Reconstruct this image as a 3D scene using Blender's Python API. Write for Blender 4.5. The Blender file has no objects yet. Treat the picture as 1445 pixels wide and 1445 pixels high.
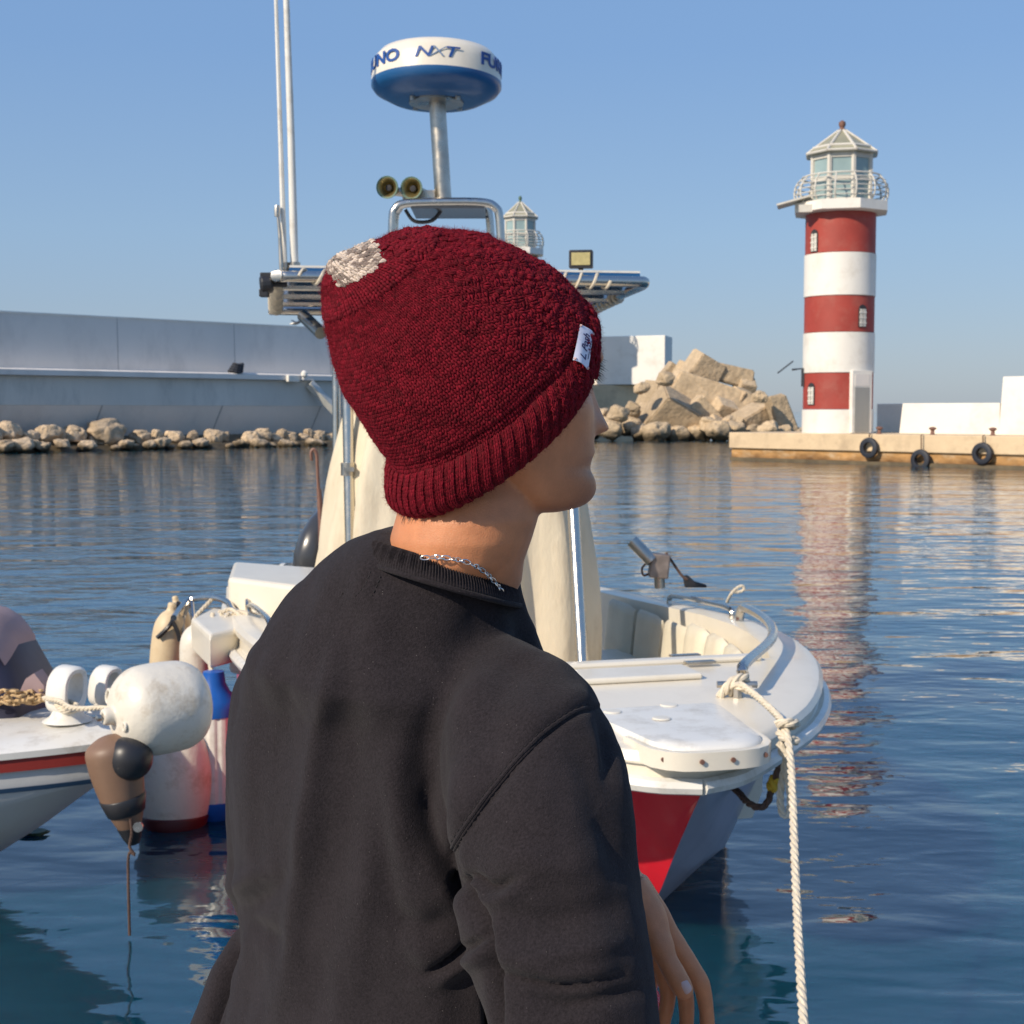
import bpy, bmesh, math, random
import numpy as np
from mathutils import Vector, Matrix, noise as mnoise
random.seed(7)
RNG = np.random.default_rng(7)
PI = math.pi
R = math.radians
# ------------------------------------------------------------------ camera, world, sun
scene = bpy.context.scene
CAMZ = 1.9
PITCH = R(4.06)
F = 2000.0
cd = bpy.data.cameras.new('camera'); cam = bpy.data.objects.new('camera', cd)
scene.collection.objects.link(cam); scene.camera = cam
cam.location = (0, 0, CAMZ); cam.rotation_euler = (PI/2-PITCH, 0, 0)
cd.sensor_width = 36; cd.lens = 36*F/1445
cd.clip_start = 0.05; cd.clip_end = 20000
cd.dof.use_dof = True; cd.dof.focus_distance = 1.28; cd.dof.aperture_fstop = 27
SUN_AZ = 47.0      # degrees left of straight behind the camera
SUN_EL = 34.0
sdir = Vector((-math.sin(R(SUN_AZ))*math.cos(R(SUN_EL)), -math.cos(R(SUN_AZ))*math.cos(R(SUN_EL)), math.sin(R(SUN_EL))))
w = bpy.data.worlds.new('World'); scene.world = w; w.use_nodes = True
nt = w.node_tree
sky = nt.nodes.new('ShaderNodeTexSky'); sky.sky_type = 'NISHITA'; sky.sun_disc = False
sky.sun_elevation = R(SUN_EL); sky.sun_rotation = math.atan2(sdir.x, sdir.y)
sky.air_density = 1.0; sky.dust_density = 0.5; sky.ozone_density = 3.5; sky.altitude = 0
bg = nt.nodes['Background']; bg.inputs[1].default_value = 0.13
# hazy sky: model plus elevation gradient, brightened above the view to lighten the water
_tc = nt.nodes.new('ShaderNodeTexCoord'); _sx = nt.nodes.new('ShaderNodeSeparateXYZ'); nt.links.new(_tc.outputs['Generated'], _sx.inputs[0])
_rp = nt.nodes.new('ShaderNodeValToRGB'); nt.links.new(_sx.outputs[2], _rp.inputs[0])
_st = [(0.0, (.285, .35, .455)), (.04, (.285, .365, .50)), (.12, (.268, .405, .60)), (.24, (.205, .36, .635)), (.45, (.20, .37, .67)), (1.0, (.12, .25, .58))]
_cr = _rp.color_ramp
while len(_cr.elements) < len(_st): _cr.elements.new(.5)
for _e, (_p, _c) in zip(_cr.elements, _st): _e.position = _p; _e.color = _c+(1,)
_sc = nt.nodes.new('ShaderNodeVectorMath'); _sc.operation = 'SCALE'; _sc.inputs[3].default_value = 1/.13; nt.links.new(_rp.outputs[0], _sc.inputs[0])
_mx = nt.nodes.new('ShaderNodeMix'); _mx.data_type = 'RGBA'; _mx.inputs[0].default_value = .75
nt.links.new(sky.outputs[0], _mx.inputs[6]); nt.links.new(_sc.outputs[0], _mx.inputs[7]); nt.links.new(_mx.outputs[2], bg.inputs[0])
sl = bpy.data.lights.new('sun', 'SUN'); sl.energy = 4.6; sl.angle = R(0.55); sl.color = (1.0, 0.87, 0.70)
so = bpy.data.objects.new('sun', sl); scene.collection.objects.link(so)
so.rotation_euler = sdir.to_track_quat('Z', 'Y').to_euler(); so.location = (-5, -5, 12)
scene.view_settings.view_transform = 'Standard'; scene.view_settings.look = 'None'
scene.view_settings.exposure = 0.06; scene.view_settings.gamma = 1.0
scene.render.engine = 'CYCLES'
scene.cycles.max_bounces = 8

# ------------------------------------------------------------------ helpers
CP, SP = math.cos(PITCH), math.sin(PITCH)
def at(px, py, Y):
    """photo pixel (1445 square) + world depth Y -> world point"""
    a = (px-722.5)/F; b = (722.5-py)/F
    k = Y/(CP+b*SP)
    return Vector((a*k, Y, CAMZ+(-SP+b*CP)*k))
def atz(px, py, z):
    a = (px-722.5)/F; b = (722.5-py)/F
    k = (z-CAMZ)/(-SP+b*CP)
    return Vector((a*k, (CP+b*SP)*k, z))
def proj(co):
    """world Nx3 -> pixels"""
    d = co-np.array([0, 0, CAMZ])
    f = d[:, 1]*CP-d[:, 2]*SP; u = d[:, 1]*SP+d[:, 2]*CP
    return 722.5+F*d[:, 0]/f, 722.5-F*u/f

def mat(name, col, rough=0.6, metal=0.0, var=0.0, vscale=8.0, bump=0.0, bscale=40.0, spec=0.5, coat=0.0, sheen=0.0, sss=0.0, dirt=None, dscale=3.0, damt=0.4, stretch=(1, 1, 1), rvar=0.0):
    m = bpy.data.materials.new(name); m.use_nodes = True
    t = m.node_tree; p = t.nodes['Principled BSDF']
    p.inputs['Roughness'].default_value = rough; p.inputs['Metallic'].default_value = metal
    p.inputs['Specular IOR Level'].default_value = spec
    p.inputs['Coat Weight'].default_value = coat; p.inputs['Coat Roughness'].default_value = 0.1
    p.inputs['Sheen Weight'].default_value = sheen; p.inputs['Sheen Roughness'].default_value = 0.5
    if sss:
        p.inputs['Subsurface Weight'].default_value = sss; p.inputs['Subsurface Radius'].default_value = (0.9, 0.35, 0.2); p.inputs['Subsurface Scale'].default_value = 0.006
    col = tuple(col)+(1,)
    p.inputs['Base Color'].default_value = col
    tc = t.nodes.new('ShaderNodeTexCoord'); mp = t.nodes.new('ShaderNodeMapping'); mp.inputs['Scale'].default_value = stretch
    t.links.new(tc.outputs['Object'], mp.inputs[0]); src = mp.outputs[0]
    cur = None
    def noise(sc, det=6, ro=0.6):
        n = t.nodes.new('ShaderNodeTexNoise'); n.inputs['Scale'].default_value = sc; n.inputs['Detail'].default_value = det; n.inputs['Roughness'].default_value = ro
        t.links.new(src, n.inputs['Vector']); return n
    def ramp(s, a, b, ca, cb):
        r = t.nodes.new('ShaderNodeValToRGB'); r.color_ramp.elements[0].position = a; r.color_ramp.elements[1].position = b
        r.color_ramp.elements[0].color = ca; r.color_ramp.elements[1].color = cb; t.links.new(s, r.inputs[0]); return r
    if var:
        n = noise(vscale)
        lo = tuple(max(0, c*(1-var)) for c in col[:3])+(1,); hi = tuple(min(1, c*(1+var)) for c in col[:3])+(1,)
        cur = ramp(n.outputs[0], 0.3, 0.7, lo, hi).outputs[0]
    if dirt:
        n = noise(dscale, 10, 0.7)
        r = ramp(n.outputs[0], 0.5, 0.72, (0, 0, 0, 1), (damt, damt, damt, 1))
        mx = t.nodes.new('ShaderNodeMix'); mx.data_type = 'RGBA'
        t.links.new(r.outputs[0], mx.inputs[0])
        if cur: t.links.new(cur, mx.inputs[6])
        else: mx.inputs[6].default_value = col
        mx.inputs[7].default_value = tuple(dirt)+(1,)
        cur = mx.outputs[2]
    if cur: t.links.new(cur, p.inputs['Base Color'])
    if rvar:
        n = noise(vscale*1.7)
        mr = t.nodes.new('ShaderNodeMapRange'); mr.inputs[3].default_value = max(0, rough-rvar); mr.inputs[4].default_value = min(1, rough+rvar)
        mr.inputs[1].default_value = .3; mr.inputs[2].default_value = .7
        t.links.new(n.outputs[0], mr.inputs[0]); t.links.new(mr.outputs[0], p.inputs['Roughness'])
    if bump:
        n = noise(bscale, 5, 0.6); b = t.nodes.new('ShaderNodeBump'); b.inputs['Strength'].default_value = 1.0; b.inputs['Distance'].default_value = bump
        t.links.new(n.outputs[0], b.inputs['Height']); t.links.new(b.outputs[0], p.inputs['Normal'])
    return m

class MB:
    def __init__(s): s.v = []; s.f = []; s.mi = []; s.cm = 0
    def add(s, vs, fs):
        o = len(s.v); s.v += [tuple(v) for v in vs]
        for f in fs: s.f.append(tuple(i+o for i in f)); s.mi.append(s.cm)
        return s
    def box(s, c, size, rot=None, taper=1.0):
        hx, hy, hz = size[0]/2, size[1]/2, size[2]/2
        vs = [Vector((x*hx*(taper if z > 0 else 1), y*hy*(taper if z > 0 else 1), z*hz)) for z in (-1, 1) for x, y in ((-1, -1), (1, -1), (1, 1), (-1, 1))]
        if rot is not None: vs = [rot @ v for v in vs]
        c = Vector(c); vs = [v+c for v in vs]
        return s.add(vs, [(3, 2, 1, 0), (4, 5, 6, 7), (0, 1, 5, 4), (1, 2, 6, 5), (2, 3, 7, 6), (3, 0, 4, 7)])
    def loft(s, rings, cap=True, closed=True):
        n = len(rings[0]); vs = [p for r in rings for p in r]; fs = []
        for i in range(len(rings)-1):
            for j in range(n if closed else n-1):
                k = (j+1) % n; fs.append((i*n+j, i*n+k, (i+1)*n+k, (i+1)*n+j))
        if cap:
            fs.append(tuple(range(n-1, -1, -1))); fs.append(tuple((len(rings)-1)*n+j for j in range(n)))
        return s.add(vs, fs)
    def tube(s, pts, rad, n=10, cap=True, closed=False):
        pts = [Vector(p) for p in pts]; m = len(pts)
        if not hasattr(rad, '__len__'): rad = [rad]*m
        rings = []; up = None
        for i, p in enumerate(pts):
            if closed: d = pts[(i+1) % m]-pts[i-1]
            else: d = pts[min(i+1, m-1)]-pts[max(i-1, 0)]
            if d.length < 1e-9: d = Vector((0, 0, 1))
            d.normalize()
            if up is None:
                up = Vector((0, 0, 1)) if abs(d.z) < 0.9 else Vector((1, 0, 0))
            a = d.cross(up)
            if a.length < 1e-6: a = d.orthogonal()
            a.normalize(); b = a.cross(d).normalized(); up = b
            rings.append([p+(a*math.cos(2*PI*k/n)+b*math.sin(2*PI*k/n))*rad[i] for k in range(n)])
        if closed:
            o = len(s.v); s.v += [tuple(v) for r in rings for v in r]
            for i in range(m):
                for j in range(n):
                    k = (j+1) % n; i2 = (i+1) % m
                    s.f.append((o+i*n+j, o+i*n+k, o+i2*n+k, o+i2*n+j)); s.mi.append(s.cm)
            return s
        return s.loft(rings, cap)
    def lathe(s, prof, o=(0, 0, 0), axis=(0, 0, 1), n=32, a0=0, sx=1.0, cap=True):
        """prof: list of (r,h)"""
        ax = Vector(axis).normalized(); q = Vector((0, 0, 1)).rotation_difference(ax); o = Vector(o)
        rings = []
        for r, h in prof:
            r = max(r, 1e-5)
            rings.append([o+q @ Vector((r*math.cos(a0+2*PI*k/n)*sx, r*math.sin(a0+2*PI*k/n), h)) for k in range(n)])
        return s.loft(rings, cap)
    def build(s, name, m, parent=None, smooth=False, bevel=0, seg=2, flat_angle=None, coll=None):
        me = bpy.data.meshes.new(name); me.from_pydata(s.v, [], s.f)
        mats = m if isinstance(m, (list, tuple)) else [m]
        for x in mats: me.materials.append(x)
        if len(mats) > 1: me.polygons.foreach_set('material_index', s.mi)
        bm = bmesh.new(); bm.from_mesh(me)
        bmesh.ops.recalc_face_normals(bm, faces=bm.faces)
        if bevel:
            bmesh.ops.bevel(bm, geom=[e for e in bm.edges if len(e.link_faces) == 2 and e.calc_face_angle(0) > 0.5], offset=bevel, segments=seg, affect='EDGES', profile=0.5, clamp_overlap=True)
        bm.to_mesh(me); bm.free()
        if smooth: 
            me.polygons.foreach_set('use_smooth', [True]*len(me.polygons))
            try: me.set_sharp_from_angle(angle=R(flat_angle or 40))
            except Exception: pass
        return link(name, me, parent)
def link(name, me, parent=None):
    o = bpy.data.objects.new(name, me); scene.collection.objects.link(o)
    if parent is not None:
        o.parent = parent
        o.matrix_parent_inverse = wmat(parent).inverted()
    return o
def wmat(o):
    m = o.matrix_basis.copy()
    if o.parent: m = wmat(o.parent) @ o.matrix_parent_inverse @ m
    return m
def thing(name, label, cat, loc=(0, 0, 0), rot=(0, 0, 0), group=None):
    o = bpy.data.objects.new(name, None); scene.collection.objects.link(o)
    o.location = loc; o.rotation_euler = rot; o.empty_display_size = .1
    return tag(o, label, cat, group)
def tag(o, label, cat, group=None):
    o['label'] = label; o['category'] = cat
    if group: o['group'] = group
    return o
def struct(o): o['kind'] = 'structure'; return o
def copy_tree(o, parent=None):
    c = o.copy(); scene.collection.objects.link(c)
    if parent is not None: c.parent = parent
    for ch in list(o.children): copy_tree(ch, c)
    return c
def sm(pts, n=8, closed=False):
    """catmull-rom through points"""
    P = [Vector(p) for p in pts]; out = []; m = len(P)
    rng = range(m) if closed else range(m-1)
    for i in rng:
        if closed: p0, p1, p2, p3 = P[i-1], P[i], P[(i+1) % m], P[(i+2) % m]
        else: p0, p1, p2, p3 = P[max(i-1, 0)], P[i], P[i+1], P[min(i+2, m-1)]
        for k in range(n):
            t = k/n
            out.append(0.5*((2*p1)+(-p0+p2)*t+(2*p0-5*p1+4*p2-p3)*t*t+(-p0+3*p1-3*p2+p3)*t**3))
    if not closed: out.append(P[-1])
    return out
def cloth_noise(x, y, z): return mnoise.noise(Vector((x, y, z)))
def rope_mb(pts, r, pitch, strands=3, n=6, step=None):
    """twisted laid rope along a smooth path"""
    P = [Vector(p) for p in pts]
    L = [0]
    for a, b in zip(P, P[1:]): L.append(L[-1]+(b-a).length)
    step = step or pitch/10
    N = max(4, int(L[-1]/step)); mb = MB()
    cen = []; j = 0
    for i in range(N+1):
        d = L[-1]*i/N
        while j < len(L)-2 and L[j+1] < d: j += 1
        t = (d-L[j])/max(1e-9, L[j+1]-L[j]); cen.append(P[j].lerp(P[j+1], min(1, t)))
    fr = []; up = Vector((0.3, 0.2, 1))
    for i in range(N+1):
        d = (cen[min(i+1, N)]-cen[max(i-1, 0)]).normalized(); a = d.cross(up)
        if a.length < 1e-4: a = d.orthogonal()
        a.normalize(); b = a.cross(d).normalized(); up = b; fr.append((a, b))
    for s_ in range(strands):
        pts2 = []
        for i in range(N+1):
            ang = 2*PI*(s_/strands+L[-1]*i/N/pitch)
            a, b = fr[i]; pts2.append(cen[i]+(a*math.cos(ang)+b*math.sin(ang))*r*0.52)
        mb.tube(pts2, r*0.55, n)
    return mb
def text_mesh(body, size, extrude, bold=0.0, shear=0.0):
    c = bpy.data.curves.new('t', 'FONT'); c.body = body; c.size = size; c.extrude = extrude; c.offset = bold; c.shear = shear
    c.align_x = 'CENTER'; c.align_y = 'CENTER'; c.resolution_u = 3
    o = bpy.data.objects.new('t', c); scene.collection.objects.link(o)
    dg = bpy.context.evaluated_depsgraph_get(); dg.update()
    me = bpy.data.meshes.new_from_object(o.evaluated_get(dg))
    bpy.data.objects.remove(o); bpy.data.curves.remove(c)
    return me
def remeshed(mb, voxel, smooth_it=6, fac=0.5):
    """union of closed pieces -> one continuous skin"""
    me = bpy.data.meshes.new('tmp'); me.from_pydata(mb.v, [], mb.f)
    bm = bmesh.new(); bm.from_mesh(me); bmesh.ops.recalc_face_normals(bm, faces=bm.faces); bm.to_mesh(me); bm.free()
    o = bpy.data.objects.new('tmp', me); scene.collection.objects.link(o)
    r = o.modifiers.new('r', 'REMESH'); r.mode = 'VOXEL'; r.voxel_size = voxel; r.use_smooth_shade = True
    if smooth_it:
        s = o.modifiers.new('s', 'SMOOTH'); s.factor = fac; s.iterations = smooth_it
    dg = bpy.context.evaluated_depsgraph_get(); dg.update()
    out = bpy.data.meshes.new_from_object(o.evaluated_get(dg))
    bpy.data.objects.remove(o); bpy.data.meshes.remove(me)
    out.polygons.foreach_set('use_smooth', [True]*len(out.polygons))
    return out

# ------------------------------------------------------------------ materials
M = {}
M['white_paint'] = mat('white_paint', (.80, .76, .68), .55, var=.04, vscale=.6, dirt=(.50, .43, .33), dscale=.8, damt=.5, bump=.01, bscale=3)
M['red_paint'] = mat('red_paint', (.34, .048, .032), .6, var=.16, vscale=.7, dirt=(.38, .15, .11), dscale=1.1, damt=.45)
M['green_paint'] = mat('green_paint', (.03, .2, .09), .6, var=.1, vscale=.8)
M['tower_metal'] = mat('tower_metal', (.60, .57, .50), .55, dirt=(.42, .33, .24), dscale=2.5, damt=.5)
M['tower_glass'] = mat('tower_glass', (.28, .38, .38), .12, spec=.6, var=.15, vscale=.8)
M['roof_glass'] = mat('roof_glass', (.30, .29, .20), .3, var=.2, vscale=1.2)
M['door_grey'] = mat('door_grey', (.30, .30, .28), .5, var=.06, stretch=(6, 6, .3))
M['dark_gap'] = mat('dark_gap', (.03, .03, .035), .8)
M['wall_grey'] = mat('wall_grey', (.74, .69, .63), .85, var=.05, vscale=.25, dirt=(.46, .43, .40), dscale=.35, damt=.5, stretch=(1, 1, .5), bump=.02, bscale=2)
M['wall_lower'] = mat('wall_lower', (.58, .57, .52), .85, var=.10, vscale=.3, dirt=(.22, .25, .25), dscale=.5, damt=.6, stretch=(1, 1, .35), bump=.03, bscale=1.5)
M['joint'] = mat('joint', (.38, .37, .36), .9)
M['concrete_warm'] = mat('concrete_warm', (.64, .49, .31), .85, var=.12, vscale=.7, dirt=(.33, .24, .16), dscale=1.2, damt=.55, bump=.03, bscale=3)
M['concrete_stained'] = mat('concrete_stained', (.42, .235, .09), .9, var=.3, vscale=1.2, dirt=(.56, .46, .32), dscale=1.8, damt=.7, bump=.08, bscale=2.5, stretch=(1, 1, 2.0))
M['wet_rock'] = mat('wet_rock', (.12, .09, .05), .6, var=.4, vscale=1.5, bump=.05, bscale=3)
M['block'] = mat('block_concrete', (.58, .44, .28), .9, var=.30, vscale=1.6, dirt=(.24, .19, .13), dscale=1.8, damt=.7, bump=.12, bscale=4)
M['rock'] = mat('rock', (.60, .46, .31), .92, var=.35, vscale=1.6, dirt=(.20, .14, .08), dscale=1.2, damt=.8, bump=.12, bscale=3)
M['rubber'] = mat('rubber', (.02, .024, .035), .6, var=.3, vscale=5)
M['gel_white'] = mat('gel_white', (.76, .70, .58), .32, var=.04, vscale=2.5, dirt=(.50, .42, .30), dscale=3.5, damt=.3, coat=.2)
M['gel_cool'] = mat('gel_cool', (.74, .72, .66), .38, var=.04, vscale=3, dirt=(.40, .34, .25), dscale=9, damt=.6, coat=.2)
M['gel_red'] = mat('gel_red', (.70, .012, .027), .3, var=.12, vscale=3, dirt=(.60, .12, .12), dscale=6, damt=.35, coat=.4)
M['gel_shade_mauve'] = mat('gel_shade_mauve', (.34, .31, .36), .32, var=.12, vscale=2.5, dirt=(.16, .14, .18), dscale=3, damt=.5, coat=.3)  # away side of the hull, its shade put into the colour
M['boot_red'] = mat('boot_red', (.07, .006, .008), .5)
M['cushion'] = mat('cushion', (.66, .60, .46), .5, var=.05, vscale=5, dirt=(.50, .36, .22), dscale=6, damt=.3, bump=.002, bscale=60)
M['canvas'] = mat('canvas', (.66, .58, .43), .85, var=.08, vscale=3, dirt=(.42, .32, .20), dscale=5, damt=.5, bump=.012, bscale=9, stretch=(1, 1, .35))
M['steel'] = mat('steel', (.60, .56, .50), .24, metal=1.0, rvar=.08, vscale=14)
M['steel_worn'] = mat('steel_worn', (.50, .46, .40), .34, metal=1.0, var=.2, vscale=12, rvar=.12)
M['blue_dome'] = mat('blue_dome', (.012, .095, .26), .38, coat=.2)
M['logo_blue'] = mat('logo_blue', (.012, .07, .28), .5)
M['logo_grey'] = mat('logo_grey', (.16, .24, .38), .5)
M['black_plastic'] = mat('black_plastic', (.022, .022, .025), .4)
M['grey_plastic'] = mat('grey_plastic', (.045, .046, .05), .28, coat=.3)
M['brass'] = mat('brass', (.42, .33, .14), .35, metal=.85, var=.2, vscale=30)
M['green_patina'] = mat('green_patina', (.10, .17, .12), .6)
M['lamp_face'] = mat('lamp_face', (.42, .36, .16), .35, var=.15, vscale=60)
M['fender_white'] = mat('fender_white', (.72, .67, .57), .42, var=.06, vscale=5, dirt=(.40, .30, .18), dscale=9, damt=.75, bump=.003, bscale=22)
M['fender_cream'] = mat('fender_cream', (.66, .52, .33), .5, var=.08, vscale=6, dirt=(.40, .26, .12), dscale=7, damt=.45)
M['fender_blue'] = mat('fender_blue', (.010, .10, .42), .35, var=.1, vscale=8)
M['fender_tan'] = mat('fender_tan', (.21, .125, .08), .5, var=.12, vscale=8)
M['hull_left'] = mat('hull_left', (.52, .52, .51), .35, var=.05, vscale=2, dirt=(.30, .29, .27), dscale=3, damt=.4, coat=.2)
M['stripe_red'] = mat('stripe_red', (.26, .030, .022), .4, var=.12, vscale=6)
M['stripe_blue'] = mat('stripe_blue', (.02, .05, .10), .4)
M['rope_white'] = mat('rope_white', (.66, .58, .45), .9, var=.12, vscale=60, bump=.0008, bscale=500, dirt=(.40, .32, .20), dscale=20, damt=.3)
M['rope_straw'] = mat('rope_straw', (.48, .33, .17), .95, var=.25, vscale=60)
M['rope_dark'] = mat('rope_dark', (.10, .06, .045), .9, var=.3, vscale=40)
M['rope_yellow'] = mat('rope_yellow', (.55, .35, .03), .8)
M['rust_rod'] = mat('rust_rod', (.20, .10, .07), .6, var=.3, vscale=20)
M['navy_cover'] = mat('navy_cover', (.03, .03, .055), .5, var=.2, vscale=6)
M['pink_cover'] = mat('pink_cover', (.34, .24, .24), .6, var=.1, vscale=6)
M['quay_near'] = mat('quay_near', (.36, .34, .31), .9, var=.2, vscale=2, bump=.01, bscale=12)
M['algae'] = mat('algae', (.02, .06, .03), .6, var=.3, vscale=30)

def tide(m, z0=.12, z1=.55, col=(.07, .05, .025), rnd=.25):
    """wet, weed-stained band up to the high water mark + a slight tone of its own for every stone"""
    t = m.node_tree; p = t.nodes['Principled BSDF']; l = p.inputs['Base Color'].links[0]; src = l.from_socket
    g_ = t.nodes.new('ShaderNodeNewGeometry'); sx = t.nodes.new('ShaderNodeSeparateXYZ'); t.links.new(g_.outputs['Position'], sx.inputs[0])
    n = t.nodes.new('ShaderNodeTexNoise'); n.inputs['Scale'].default_value = 1.3; n.inputs['Detail'].default_value = 5; t.links.new(g_.outputs['Position'], n.inputs['Vector'])
    a = t.nodes.new('ShaderNodeMath'); a.operation = 'MULTIPLY_ADD'; t.links.new(n.outputs[0], a.inputs[0]); a.inputs[1].default_value = -.7; t.links.new(sx.outputs[2], a.inputs[2])
    mr = t.nodes.new('ShaderNodeMapRange'); mr.inputs[1].default_value = z0-.35; mr.inputs[2].default_value = z1-.35; t.links.new(a.outputs[0], mr.inputs[0])
    oi = t.nodes.new('ShaderNodeObjectInfo'); hv = t.nodes.new('ShaderNodeHueSaturation'); m2 = t.nodes.new('ShaderNodeMapRange'); m2.inputs[3].default_value = 1-rnd; m2.inputs[4].default_value = 1+rnd*.6
    t.links.new(oi.outputs['Random'], m2.inputs[0]); t.links.new(m2.outputs[0], hv.inputs['Value']); t.links.new(src, hv.inputs['Color'])
    mx = t.nodes.new('ShaderNodeMix'); mx.data_type = 'RGBA'; t.links.new(mr.outputs[0], mx.inputs[0]); mx.inputs[6].default_value = col+(1,); t.links.new(hv.outputs[0], mx.inputs[7])
    t.links.new(mx.outputs[2], p.inputs['Base Color'])
tide(M['rock'], .1, .38); tide(M['block'], .2, .8); tide(M['concrete_stained'], .0, .28, (.14, .07, .025), 0)
# ------------------------------------------------------------------ water
def make_water():
    m = bpy.data.materials.new('sea_water'); m.use_nodes = True; t = m.node_tree; p = t.nodes['Principled BSDF']
    p.inputs['Base Color'].default_value = (.0035, .048, .078, 1); p.inputs['Roughness'].default_value = .03
    p.inputs['Subsurface Weight'].default_value = 1.0; p.inputs['Subsurface Radius'].default_value = (.5, 1.4, 2.0); p.inputs['Subsurface Scale'].default_value = 1.0
    p.inputs['IOR'].default_value = 1.9; p.inputs['Specular IOR Level'].default_value = .5
    tc = t.nodes.new('ShaderNodeTexCoord')
    def ns(scale, stretch, rot, det, ro=.55, dist=0.0):
        mp = t.nodes.new('ShaderNodeMapping'); mp.inputs['Scale'].default_value = stretch; mp.inputs['Rotation'].default_value = (0, 0, rot)
        t.links.new(tc.outputs['Object'], mp.inputs[0])
        n = t.nodes.new('ShaderNodeTexNoise'); n.inputs['Scale'].default_value = scale; n.inputs['Detail'].default_value = det; n.inputs['Roughness'].default_value = ro; n.inputs['Distortion'].default_value = dist
        t.links.new(mp.outputs[0], n.inputs['Vector']); return n.outputs[0]
    def mul(a, k):
        x = t.nodes.new('ShaderNodeMath'); x.operation = 'MULTIPLY'; t.links.new(a, x.inputs[0])
        if isinstance(k, float): x.inputs[1].default_value = k
        else: t.links.new(k, x.inputs[1])
        return x.outputs[0]
    def add(a, b):
        x = t.nodes.new('ShaderNodeMath'); x.operation = 'ADD'; t.links.new(a, x.inputs[0]); t.links.new(b, x.inputs[1]); return x.outputs[0]
    big = ns(.55, (.75, 1.3, 1), .2, 2, .5)
    midn = ns(2.1, (.6, 1.25, 1), -.12, 2, .5, .3)
    fine = ns(7.0, (.65, 1.2, 1), .1, 2, .5, .2)
    patch = ns(.12, (1, 1, 1), .0, 2, .5)
    mr = t.nodes.new('ShaderNodeMapRange'); mr.inputs[1].default_value = .38; mr.inputs[2].default_value = .62; mr.inputs[3].default_value = .35; mr.inputs[4].default_value = 1.0
    t.links.new(patch, mr.inputs[0])
    h = add(mul(big, WB), add(mul(midn, WM), mul(mul(fine, WF), mr.outputs[0])))
    b = t.nodes.new('ShaderNodeBump'); b.inputs['Strength'].default_value = 1; b.inputs['Distance'].default_value = 1.0
    t.links.new(h, b.inputs['Height']); t.links.new(b.outputs[0], p.inputs['Normal'])
    return m
WB, WM, WF = .062, .026, .0075
M['water'] = make_water()
mb = MB(); mb.add([(-6000, -40, 0), (6000, -40, 0), (6000, 12000, 0), (-6000, 12000, 0)], [(0, 1, 2, 3)])
struct(mb.build('water', M['water']))
# the low landing the man stands on (below the frame)
mb = MB(); mb.box((-1.5, -2.0, -.35), (9, 7.2, 1.3))
struct(mb.build('quay_edge', M['quay_near'], bevel=.02))

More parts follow.
